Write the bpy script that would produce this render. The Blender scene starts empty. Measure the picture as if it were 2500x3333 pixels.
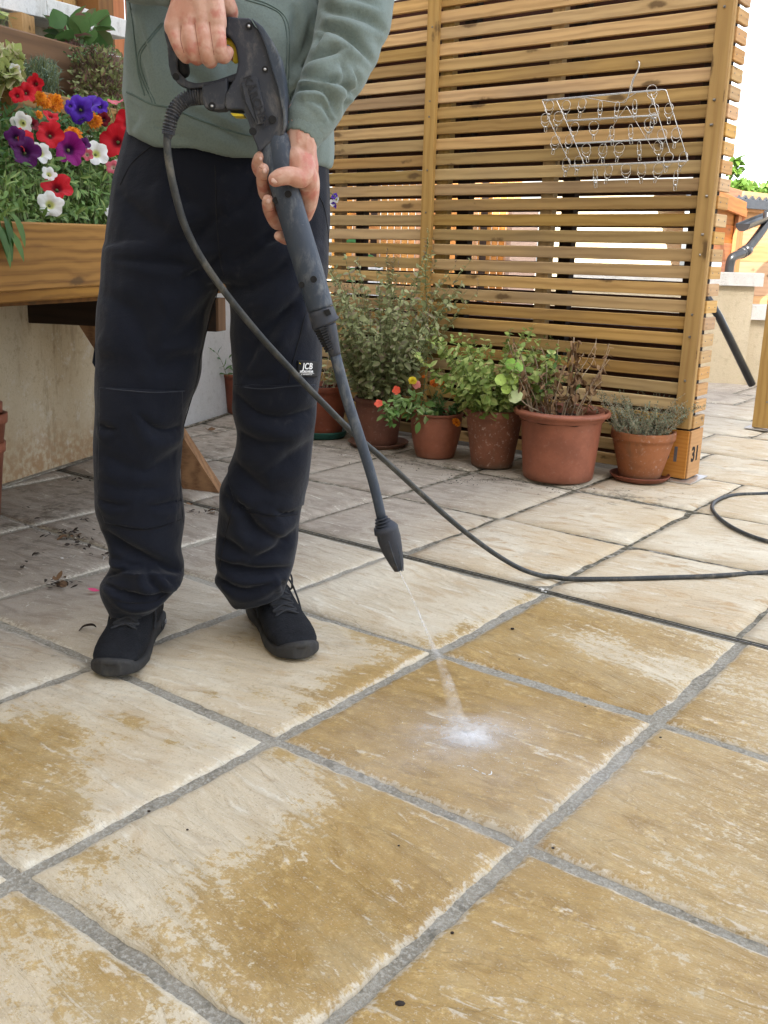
import bpy, bmesh, math, random
import numpy as np
from mathutils import Vector, Matrix, noise as mnoise
from mathutils.bvhtree import BVHTree
random.seed(7); np.random.seed(7)
C = bpy.context.scene.collection
scene = bpy.context.scene

# ------------------------------------------------------------------ camera
# World axes: X and Y run along the two joint directions of the paving, origin on a joint crossing.
IW, IH, FPX = 2500.0, 3333.0, 3138.6
CAM = np.array([1.0326, -1.0852, 0.8])
pitch, roll, yaw = .2602, .0266, .6445
_F = np.array([0, math.cos(pitch), -math.sin(pitch)]); _R = np.array([1., 0, 0]); _U = np.cross(_R, _F)
_R, _U = _R*math.cos(roll)+_U*math.sin(roll), -_R*math.sin(roll)+_U*math.cos(roll)
_M = np.array([[math.cos(yaw), -math.sin(yaw), 0], [math.sin(yaw), math.cos(yaw), 0], [0, 0, 1.]])
F_, R_, U_ = _M@_F, _M@_R, _M@_U
CAM = _M@(np.array([0, 0, 1.])-np.array([-.2182, 1.8606, 0]))*.8
cd = bpy.data.cameras.new('camera'); cam = bpy.data.objects.new('camera', cd); C.objects.link(cam)
cam.matrix_world = Matrix(((R_[0], U_[0], -F_[0], CAM[0]), (R_[1], U_[1], -F_[1], CAM[1]), (R_[2], U_[2], -F_[2], CAM[2]), (0, 0, 0, 1)))
cd.sensor_fit = 'VERTICAL'; cd.sensor_height = 36; cd.lens = 36*FPX/IH
cd.clip_start = .05; cd.clip_end = 400
scene.camera = cam
scene.render.resolution_x = 768; scene.render.resolution_y = 1024

# ------------------------------------------------------------------ world and sun
SUN_EL = math.radians(40); sa = np.array([.30, -.954])
w = bpy.data.worlds.new('World'); scene.world = w; w.use_nodes = True
wn = w.node_tree.nodes; wl = w.node_tree.links; wn.clear()
sky = wn.new('ShaderNodeTexSky'); sky.sky_type = 'NISHITA'; sky.sun_disc = False
sky.sun_elevation = SUN_EL; sky.sun_rotation = math.atan2(sa[0], sa[1])
sky.air_density = 1.0; sky.dust_density = 3.0; sky.ozone_density = .8
hs = wn.new('ShaderNodeHueSaturation'); hs.inputs['Saturation'].default_value = .42
bg = wn.new('ShaderNodeBackground'); bg.inputs['Strength'].default_value = .15
wo = wn.new('ShaderNodeOutputWorld')
wl.new(sky.outputs[0], hs.inputs['Color']); wl.new(hs.outputs[0], bg.inputs[0]); wl.new(bg.outputs[0], wo.inputs[0])
sd = bpy.data.lights.new('sun', 'SUN'); sd.energy = 4.0; sd.angle = math.radians(.5); sd.color = (1, .95, .86)
so = bpy.data.objects.new('sun', sd); C.objects.link(so)
sdir = Vector((sa[0]*math.cos(SUN_EL), sa[1]*math.cos(SUN_EL), math.sin(SUN_EL)))
so.rotation_euler = sdir.to_track_quat('Z', 'Y').to_euler(); so.location = (3, -3, 9)
vs = scene.view_settings; vs.view_transform = 'Standard'; vs.look = 'None'; vs.gamma = 1; vs.use_curve_mapping = False
vs.exposure = 2.45

# ------------------------------------------------------------------ survey helpers: a ray of the survey meets a plane
def ray(x, y): return F_+R_*((x-IW/2)/FPX)-U_*((y-IH/2)/FPX)
FH = np.array([F_[0], F_[1], 0]); FH /= np.linalg.norm(FH); RH = np.array([FH[1], -FH[0], 0])
UP = np.array([0, 0, 1.])
def gz(x, y, z=0): d = ray(x, y); return CAM+d*((z-CAM[2])/d[2])
def gy(x, y, Y): d = ray(x, y); return CAM+d*((Y-CAM[1])/d[1])
def gx(x, y, X): d = ray(x, y); return CAM+d*((X-CAM[0])/d[0])
def at(x, y, D): d = ray(x, y); return CAM+d*(D/(d@FH))
W0 = np.array([-1.942, .684, 0]); DD = np.array([-.338, .941, 0]); NN = np.array([.941, .338, 0])
def gt(x, y, t): d = ray(x, y); P0 = W0+NN*t; return CAM+d*(((P0-CAM)@NN)/(d@NN))
def gs(x, y, s): d = ray(x, y); P0 = W0+DD*s; return CAM+d*(((P0-CAM)@DD)/(d@DD))
def st(s, t, z=0): return W0+DD*s+NN*t+UP*z
def scale_at(P): return FPX/((np.array(P)-CAM)@F_)      # px per metre

# ------------------------------------------------------------------ object helpers
def tag(o, label=None, cat=None, group=None, kind=None):
    if label: o['label'] = label
    if cat: o['category'] = cat
    if group: o['group'] = group
    if kind: o['kind'] = kind
    return o
def thing(name, loc, label, cat, group=None):
    o = bpy.data.objects.new(name, None); C.objects.link(o); o.location = Vector(loc); o.empty_display_size = .1
    return tag(o, label, cat, group)
def link(name, me, mat, parent=None, loc=(0, 0, 0), world=True):
    """mesh given in world coordinates; re-based so that the parent transform is kept"""
    o = bpy.data.objects.new(name, me); C.objects.link(o)
    if mat is not None and len(me.materials) == 0: me.materials.append(mat)
    if parent is not None:
        o.parent = parent
        if world: o.matrix_parent_inverse = mw(parent).inverted()
    return o
def mw(o):
    m = Matrix.LocRotScale(o.location, o.rotation_euler, o.scale) if o.rotation_mode != 'QUATERNION' else o.matrix_basis.copy()
    if o.parent: m = mw(o.parent) @ o.matrix_parent_inverse @ m
    return m
def mesh(name, verts, faces, smooth=False):
    me = bpy.data.meshes.new(name)
    me.from_pydata([tuple(map(float, v)) for v in verts], [], faces); me.update()
    if smooth:
        me.polygons.foreach_set('use_smooth', [True]*len(me.polygons))
    return me
def recentre(o):
    """put the origin of a world-coordinate mesh at its bottom centre"""
    me = o.data; n = len(me.vertices); a = np.empty(n*3); me.vertices.foreach_get('co', a); a = a.reshape(-1, 3)
    c = (a.min(0)+a.max(0))/2; c[2] = a[:, 2].min()
    me.vertices.foreach_set('co', (a-c).ravel()); me.update(); o.location = Vector(c); return o
def obj(name, verts, faces, mat, parent=None, smooth=False):
    return link(name, mesh(name, verts, faces, smooth), mat, parent)
class MB:
    def __init__(s): s.v = []; s.f = []
    def add(s, v, f):
        k = len(s.v); s.v += [tuple(map(float, p)) for p in v]; s.f += [tuple(i+k for i in q) for q in f]; return s
    def build(s, name, mat, parent=None, smooth=False): return obj(name, s.v, s.f, mat, parent, smooth)
BOXF = [(0, 3, 2, 1), (4, 5, 6, 7), (0, 1, 5, 4), (1, 2, 6, 5), (2, 3, 7, 6), (3, 0, 4, 7)]
def boxv(p, a, b, c):
    """box from corner p with edge vectors a,b,c"""
    p, a, b, c = map(np.array, (p, a, b, c))
    return [p, p+a, p+a+b, p+b, p+c, p+a+c, p+a+b+c, p+b+c], BOXF
def bevel_box(L, Wd, T, bev=.002, bow=0):
    bm = bmesh.new(); bmesh.ops.create_cube(bm, size=1)
    for v in bm.verts: v.co = Vector((v.co.x*L, v.co.y*Wd, v.co.z*T))
    bmesh.ops.bevel(bm, geom=bm.edges[:], offset=bev, segments=1, affect='EDGES', profile=.5)
    me = bpy.data.meshes.new('board'); bm.to_mesh(me); bm.free(); return me
_bc = {}
def board(name, P0, P1, wid, thick, wdir, mat, parent=None, bev=.002, jitter=0):
    """board from P0 to P1 (centre line), width along wdir; long axis is local X"""
    P0, P1 = np.array(P0, float), np.array(P1, float); L = np.linalg.norm(P1-P0)
    x = (P1-P0)/L; y = np.array(wdir, float); y = y-x*(y@x); y /= np.linalg.norm(y); z = np.cross(x, y)
    key = (round(L, 4), round(wid, 4), round(thick, 4), mat.name)
    if key not in _bc:
        _bc[key] = bevel_box(L, wid, thick, min(bev, thick*.2, wid*.2)); _bc[key].materials.append(mat)
    o = bpy.data.objects.new(name, _bc[key]); C.objects.link(o); c = (P0+P1)/2
    m = Matrix(((x[0], y[0], z[0], c[0]), (x[1], y[1], z[1], c[1]), (x[2], y[2], z[2], c[2]), (0, 0, 0, 1)))
    if jitter: m = m @ Matrix.Rotation(random.uniform(-jitter, jitter), 4, 'Z')
    if parent is not None: o.parent = parent; m = mw(parent).inverted() @ m
    o.matrix_basis = m
    return o
def tube(P, r, segs=10, cap=True, flat=1.0, ref=None, smooth=True, rcap=True):
    """tube mesh data along points P with radii r; flat scales the axis along ref"""
    P = np.array(P, float); n = len(P); r = np.array(r, float)*np.ones(n)
    T = np.gradient(P, axis=0); T /= np.linalg.norm(T, axis=1)[:, None]
    a = np.cross(T[0], UP if ref is None else ref)
    if np.linalg.norm(a) < 1e-3: a = np.cross(T[0], [1, 0, 0.])
    a /= np.linalg.norm(a); V = []; rings = []
    pts = []
    for i in range(n):
        a = a-T[i]*(a@T[i]); a /= np.linalg.norm(a); b = np.cross(T[i], a); pts.append((P[i], a.copy(), b, r[i], T[i]))
    if cap and rcap:
        p, a0, b0, r0, t0 = pts[0]; p1, a1, b1, r1, t1 = pts[-1]
        pre = [(p-t0*r0*math.sin(q), a0, b0, r0*math.cos(q), t0) for q in (1.35, .9, .45)]
        post = [(p1+t1*r1*math.sin(q), a1, b1, r1*math.cos(q), t1) for q in (.45, .9, 1.35)]
        pts = pre+pts+post
    for (p, a, b, rr, t) in pts:
        for k in range(segs):
            th = 2*math.pi*k/segs; V.append(p+a*rr*math.cos(th)+b*rr*flat*math.sin(th))
    m = len(pts); Fc = []
    for i in range(m-1):
        for k in range(segs):
            k2 = (k+1) % segs; Fc.append((i*segs+k, i*segs+k2, (i+1)*segs+k2, (i+1)*segs+k))
    if cap: Fc.append(tuple(range(segs-1, -1, -1))); Fc.append(tuple((m-1)*segs+k for k in range(segs)))
    return V, Fc
def spline(P, n=6):
    """catmull-rom through points (any width)"""
    P = np.array(P, float); Q = np.vstack([2*P[0]-P[1], P, 2*P[-1]-P[-2]]); out = []
    for i in range(1, len(Q)-2):
        for k in range(n):
            t = k/n; out.append(.5*((2*Q[i])+(-Q[i-1]+Q[i+1])*t+(2*Q[i-1]-5*Q[i]+4*Q[i+1]-Q[i+2])*t*t+(-Q[i-1]+3*Q[i]-3*Q[i+1]+Q[i+2])*t**3))
    out.append(P[-1]); return np.array(out)
def loft(rings, cap=True):
    n = len(rings[0]); V = [p for r in rings for p in r]; Fc = []
    for i in range(len(rings)-1):
        for k in range(n):
            k2 = (k+1) % n; Fc.append((i*n+k, i*n+k2, (i+1)*n+k2, (i+1)*n+k))
    if cap: Fc.append(tuple(range(n-1, -1, -1))); Fc.append(tuple((len(rings)-1)*n+k for k in range(n)))
    return V, Fc
def ering(c, a, b, n=20, e=2.0):
    out = []
    for k in range(n):
        th = 2*math.pi*k/n; cs, sn = math.cos(th), math.sin(th)
        out.append(np.array(c)+np.array(a)*math.copysign(abs(cs)**(2/e), cs)+np.array(b)*math.copysign(abs(sn)**(2/e), sn))
    return out
def lathe(profile, c=(0, 0, 0), n=36):
    """profile [(r,z)] closed loop style list; returns verts, faces"""
    c = np.array(c, float); V = []; Fc = []
    for r, z in profile:
        for k in range(n):
            th = 2*math.pi*k/n; V.append(c+np.array([r*math.cos(th), r*math.sin(th), z]))
    for i in range(len(profile)-1):
        for k in range(n):
            k2 = (k+1) % n; Fc.append((i*n+k, i*n+k2, (i+1)*n+k2, (i+1)*n+k))
    return V, Fc
def fuse(name, parts, voxel, mat, parent=None, smooth=4, fac=.5, deform=None):
    """union of closed shells into ONE continuous surface (voxel remesh), smoothed"""
    mb = MB()
    for v, f in parts: mb.add(v, f)
    me = mesh('tmp', mb.v, mb.f); bm = bmesh.new(); bm.from_mesh(me); bmesh.ops.recalc_face_normals(bm, faces=bm.faces); bm.to_mesh(me); bm.free()
    o = bpy.data.objects.new('tmp', me); C.objects.link(o)
    m = o.modifiers.new('r', 'REMESH'); m.mode = 'VOXEL'; m.voxel_size = voxel; m.adaptivity = 0
    if smooth:
        s = o.modifiers.new('s', 'SMOOTH'); s.iterations = smooth; s.factor = fac
    dg = bpy.context.evaluated_depsgraph_get(); dg.update()
    nm = bpy.data.meshes.new_from_object(o.evaluated_get(dg)); nm.name = name
    bpy.data.objects.remove(o); bpy.data.meshes.remove(me)
    if deform:
        n = len(nm.vertices); co = np.empty(n*3); no = np.empty(n*3)
        nm.vertices.foreach_get('co', co); nm.vertices.foreach_get('normal', no)
        co = deform(co.reshape(-1, 3), no.reshape(-1, 3)); nm.vertices.foreach_set('co', co.ravel()); nm.update()
    nm.polygons.foreach_set('use_smooth', [True]*len(nm.polygons)); nm.materials.clear()
    return link(name, nm, mat, parent)

# ------------------------------------------------------------------ material helpers
class NT:
    def __init__(s, name):
        s.m = bpy.data.materials.new(name); s.m.use_nodes = True; s.t = s.m.node_tree; s.t.nodes.clear()
        s.out = s.t.nodes.new('ShaderNodeOutputMaterial'); s.b = s.t.nodes.new('ShaderNodeBsdfPrincipled')
        s.l(s.b.outputs[0], s.out.inputs[0])
    def l(s, a, b): s.t.links.new(a, b)
    def new(s, t, **k):
        n = s.t.nodes.new(t)
        for a, b in k.items(): setattr(n, a, b)
        return n
    def set(s, inp, v):
        if v is None: return
        if hasattr(v, 'is_output') or isinstance(v, bpy.types.NodeSocket): s.l(v, inp)
        else:
            if isinstance(v, (tuple, list)) and len(v) == 3 and inp.type == 'RGBA': v = (*v, 1)
            inp.default_value = v
    def obj(s): return s.new('ShaderNodeTexCoord').outputs['Object']
    def pos(s): return s.new('ShaderNodeNewGeometry').outputs['Position']
    def rnd(s): return s.new('ShaderNodeObjectInfo').outputs['Random']
    def attr(s, name, out='Fac'): n = s.new('ShaderNodeAttribute', attribute_name=name); return n.outputs[out]
    def math(s, op, a, b=None, c=None, clamp=False):
        n = s.new('ShaderNodeMath', operation=op, use_clamp=clamp); s.set(n.inputs[0], a); s.set(n.inputs[1], b); s.set(n.inputs[2], c); return n.outputs[0]
    def vm(s, op, a, b=None):
        n = s.new('ShaderNodeVectorMath', operation=op); s.set(n.inputs[0], a)
        if op == 'SCALE': s.set(n.inputs['Scale'], b)
        else: s.set(n.inputs[1], b)
        return n.outputs[0]
    def map(s, v, sc=(1, 1, 1), loc=(0, 0, 0), rot=(0, 0, 0)):
        n = s.new('ShaderNodeMapping'); s.set(n.inputs['Vector'], v); s.set(n.inputs['Scale'], sc); s.set(n.inputs['Location'], loc); s.set(n.inputs['Rotation'], rot); return n.outputs[0]
    def noise(s, v, sc=5, det=4, rough=.55, dist=0, out=0):
        n = s.new('ShaderNodeTexNoise'); s.set(n.inputs['Vector'], v); s.set(n.inputs['Scale'], sc); s.set(n.inputs['Detail'], det); s.set(n.inputs['Roughness'], rough); s.set(n.inputs['Distortion'], dist); return n.outputs[out]
    def vor(s, v, sc=5, feat='F1', out='Distance'):
        n = s.new('ShaderNodeTexVoronoi', feature=feat); s.set(n.inputs['Vector'], v); s.set(n.inputs['Scale'], sc); return n.outputs[out]
    def wave(s, v, sc=5, dist=2, det=2, dsc=1, typ='BANDS', dir='Y'):
        n = s.new('ShaderNodeTexWave', wave_type=typ)
        if typ == 'BANDS': n.bands_direction = dir
        s.set(n.inputs['Vector'], v); s.set(n.inputs['Scale'], sc); s.set(n.inputs['Distortion'], dist); s.set(n.inputs['Detail'], det); s.set(n.inputs['Detail Scale'], dsc); return n.outputs['Fac']
    def ramp(s, f, stops, interp='LINEAR'):
        n = s.new('ShaderNodeValToRGB'); s.set(n.inputs[0], f); e = n.color_ramp.elements; n.color_ramp.interpolation = interp
        while len(e) < len(stops): e.new(.5)
        for i, (p, c) in enumerate(stops): e[i].position = p; e[i].color = (*c, 1) if len(c) == 3 else c
        return n.outputs[0]
    def ss(s, f, lo, hi):
        n = s.new('ShaderNodeMapRange', interpolation_type='SMOOTHSTEP'); s.set(n.inputs[0], f); s.set(n.inputs[1], lo); s.set(n.inputs[2], hi); return n.outputs[0]
    def mix(s, f, a, b, mode='MIX'):
        n = s.new('ShaderNodeMix', data_type='RGBA', blend_type=mode); s.set(n.inputs[0], f); s.set(n.inputs[6], a); s.set(n.inputs[7], b); return n.outputs[2]
    def bump(s, h, st=.3, d=.01, normal=None):
        n = s.new('ShaderNodeBump'); s.set(n.inputs['Strength'], st); s.set(n.inputs['Distance'], d); s.set(n.inputs['Height'], h)
        if normal is not None: s.l(normal, n.inputs['Normal'])
        return n.outputs[0]
    def fin(s, col=None, rough=None, normal=None, spec=None, metal=None, **k):
        s.set(s.b.inputs['Base Color'], col); s.set(s.b.inputs['Roughness'], rough); s.set(s.b.inputs['Metallic'], metal)
        s.set(s.b.inputs['Specular IOR Level'], spec)
        if normal is not None: s.l(normal, s.b.inputs['Normal'])
        for a, b in k.items(): s.set(s.b.inputs[a.replace('_', ' ')], b)
        return s.m

def wood(name, light, dark, knot=(.09, .05, .02), grey=None, knots=True, gscale=1.0, rough=.75, varamt=.35):
    n = NT(name); r = n.rnd(); off = n.vm('ADD', n.obj(), n.vm('SCALE', n.new('ShaderNodeCombineXYZ').outputs[0], 1))
    cx = n.new('ShaderNodeCombineXYZ'); n.set(cx.inputs[0], n.math('MULTIPLY', r, 37.)); n.set(cx.inputs[1], n.math('MULTIPLY', r, 3.1)); n.set(cx.inputs[2], n.math('MULTIPLY', r, 5.7))
    v = n.vm('ADD', n.obj(), cx.outputs[0])
    # knots: stretched voronoi cells, few and far
    kv = n.vor(n.map(n.vm('ADD', v, n.vm('SCALE', n.noise(v, 30, 2, out=1), .02)), (3.4*gscale, 11*gscale, 11*gscale)), 1.0)
    k = n.ss(kv, .17, .08); halo = n.ss(kv, .46, .08)
    warp = n.math('MULTIPLY', halo, .9)
    g1 = n.wave(n.map(v, (.35, 1, 1)), 11*gscale, n.math('ADD', 5.0, n.math('MULTIPLY', halo, 5.0)), 3, .9, dir='Y')
    g2 = n.noise(n.map(v, (1.2, 60, 60)), 2.0*gscale, 5, .6, .3)
    big = n.noise(n.map(v, (1.0, 5, 5)), 1.6*gscale, 3)
    f = n.math('ADD', n.math('MULTIPLY', g1, .30), n.math('MULTIPLY', g2, .70))
    col = n.mix(n.ss(f, .30, .95), light, dark)
    col = n.mix(n.math('MULTIPLY', n.ss(big, .45, .75), .55), col, grey or dark)
    hv = n.new('ShaderNodeHueSaturation'); n.set(hv.inputs['Value'], n.math('ADD', 1-varamt/2, n.math('MULTIPLY', r, varamt)))
    n.set(hv.inputs['Hue'], n.math('ADD', .493, n.math('MULTIPLY', n.math('FRACT', n.math('MULTIPLY', r, 7.3)), .014)))
    n.set(hv.inputs['Saturation'], n.math('ADD', .86, n.math('MULTIPLY', n.math('FRACT', n.math('MULTIPLY', r, 13.7)), .28)))
    n.l(col, hv.inputs['Color']); col = hv.outputs[0]
    if knots: 
        col = n.mix(n.math('MULTIPLY', halo, .25), col, dark); col = n.mix(n.math('MULTIPLY', k, .8), col, knot)
    h = n.math('ADD', n.math('MULTIPLY', g2, .6), n.math('MULTIPLY', g1, .3))
    return n.fin(col, rough, n.bump(h, .35, .002), spec=.25)
def plain(name, col, rough=.6, metal=0, nsc=40, var=.25, bump=.15, spec=.4, bsc=None):
    n = NT(name); v = n.obj(); a = n.noise(v, nsc, 5); b = n.noise(v, nsc*.17, 3)
    f = n.math('ADD', n.math('MULTIPLY', a, .5), n.math('MULTIPLY', b, .5))
    c = n.mix(n.ss(f, .3, .7), tuple(x*(1-var) for x in col), tuple(min(1, x*(1+var)) for x in col))
    return n.fin(c, rough, n.bump(n.noise(v, bsc or nsc*3, 3), bump, .002), spec=spec, metal=metal)

M = {}
M['pine'] = wood('treated_pine', (.47, .31, .13), (.29, .175, .068), grey=(.25, .17, .095), varamt=.58)
M['pine_post'] = wood('treated_pine_post', (.44, .30, .125), (.30, .19, .075), varamt=.15)
M['pine_end'] = wood('orange_pine', (.52, .32, .14), (.38, .22, .09), gscale=1.6, varamt=.3)
M['sleeper'] = wood('planter_timber', (.31, .165, .062), (.12, .055, .022), gscale=1.25, varamt=.3)
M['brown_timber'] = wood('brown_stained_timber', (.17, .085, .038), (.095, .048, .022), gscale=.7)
M['shaded_rear_pine'] = wood('shaded_rear_slat_timber', (.085, .037, .024), (.05, .021, .014))  # shade between the two slat layers is put into this very dark brown
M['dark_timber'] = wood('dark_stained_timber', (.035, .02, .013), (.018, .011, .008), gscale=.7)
M['shed_boards'] = wood('shed_cladding', (.40, .235, .12), (.30, .165, .08), gscale=.8, varamt=.2)
M['shed_brown'] = wood('brown_shed_cladding', (.42, .17, .065), (.29, .11, .045), gscale=.8, varamt=.2)
M['far_fence'] = wood('orange_fence_boards', (.60, .30, .12), (.45, .21, .08), gscale=.8, varamt=.3, knots=False)
M['galv'] = plain('galvanised_steel', (.62, .63, .65), .35, .9, 60, .1, .05)
M['screw'] = plain('screw_head', (.25, .23, .2), .4, .8, 90, .1, .05)
M['dark'] = plain('dark_void', (.01, .009, .008), .9, 0)
M['black_plastic'] = plain('black_pipe_plastic', (.018, .019, .021), .3, 0, 20, .2, .02)
M['wire'] = plain('stainless_wire', (.62, .61, .59), .25, 1.0, 50, .06, .02)
def render_wall(name, base, stain, light, scale=1.0, streak=.5, bumpd=.006, low=None):
    n = NT(name); v = n.pos(); big = n.noise(n.map(v, (1.3, 1.3, .7)), 1.7*scale, 4, .6); fine = n.noise(v, 130, 4, .7); mid = n.noise(v, 26, 5, .7)
    col = n.mix(n.ss(big, .35, .68), base, light)
    col = n.mix(n.math('MULTIPLY', n.ss(n.noise(n.map(v, (2.2, 2.2, .45)), 2.6, 5, .7), .5, .72), streak), col, stain)
    col = n.mix(n.math('MULTIPLY', n.ss(fine, .5, .75), .35), col, tuple(c*.45 for c in base))
    col = n.mix(n.math('MULTIPLY', n.ss(mid, .52, .7), .35), col, tuple(c*.7 for c in stain))
    if low:
        sp = n.new('ShaderNodeSeparateXYZ'); n.l(v, sp.inputs[0]); col = n.mix(n.math('MULTIPLY', n.ss(n.noise(n.map(v, (3, 3, .6)), 4.5, 6, .75), .52, .66), .55), col, (.26, .19, .11)); col = n.mix(n.math('MULTIPLY', n.ss(n.noise(v, 11, 6, .8), .54, .64), .5), col, (.62, .57, .47)); zz = n.math('ADD', sp.outputs[2], n.math('MULTIPLY', n.noise(v, 5, 4), .25))
        col = n.mix(n.math('MULTIPLY', n.ss(zz, .38, .10), n.ss(n.noise(v, 45, 4), .35, .62)), col, low)
    h = n.math('ADD', n.math('MULTIPLY', mid, .6), n.math('MULTIPLY', fine, .4))
    return n.fin(col, .92, n.bump(h, .8, bumpd), spec=.15)
M['wall_beige'] = render_wall('stained_beige_render', (.50, .40, .26), (.33, .215, .10), (.56, .48, .35), low=(.38, .24, .13), streak=.8)
M['wall_white'] = render_wall('grey_white_render', (.52, .53, .53), (.42, .42, .40), (.60, .61, .62), streak=.2)
M['wall_cream'] = render_wall('cream_render', (.72, .62, .42), (.6, .5, .35), (.75, .67, .47), streak=.15)
M['wall_pink'] = render_wall('pink_block', (.48, .34, .27), (.4, .3, .24), (.52, .38, .30), streak=.15)
M['far_wall'] = render_wall('pale_beige_render', (.50, .42, .29), (.42, .34, .22), (.54, .46, .33), streak=.35)
M['coping'] = render_wall('concrete_coping', (.58, .56, .52), (.4, .38, .33), (.64, .62, .59), streak=.35)
M['old_white'] = render_wall('flaking_white_paint', (.66, .66, .64), (.30, .28, .22), (.72, .72, .70), streak=.6)
M['house_wall'] = render_wall('house_render', (.62, .56, .46), (.55, .5, .42), (.66, .6, .5), streak=.1)
# ------------------------------------------------------------------ ground, patio and paving
gr = mesh('ground', [(-60, -40, -.05), (60, -40, -.05), (60, 90, -.05), (-60, 90, -.05)], [(0, 1, 2, 3)])
ground = link('ground', gr, plain('bare_ground', (.30, .25, .18), .95, 0, 3, .2, .3)); tag(ground, kind='structure')

def mortar_mat():
    n = NT('grey_mortar'); v = n.pos(); a = n.noise(v, 160, 4, .7); b = n.noise(v, 9, 4); c0 = n.noise(v, 45, 4)
    col = n.mix(n.ss(b, .35, .65), (.29, .262, .205), (.41, .375, .305)); col = n.mix(n.ss(a, .42, .7), col, (.56, .53, .46)); col = n.mix(n.math('MULTIPLY', n.ss(c0, .55, .7), .6), col, (.15, .14, .11))
    sp = n.new('ShaderNodeSeparateXYZ'); n.l(v, sp.inputs[0])
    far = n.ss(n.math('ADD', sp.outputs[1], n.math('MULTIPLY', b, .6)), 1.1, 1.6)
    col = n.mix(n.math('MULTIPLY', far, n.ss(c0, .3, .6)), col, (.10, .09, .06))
    return n.fin(col, .9, n.bump(n.math('ADD', a, c0), 1, .009), spec=.2)
M['mortar'] = mortar_mat()
patio = obj('patio', *boxv((-4.2, -2.2, -.045), (9.5, 0, 0), (0, 11.2, 0), (0, 0, .0385)), M['mortar']); tag(patio, kind='structure')

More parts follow.
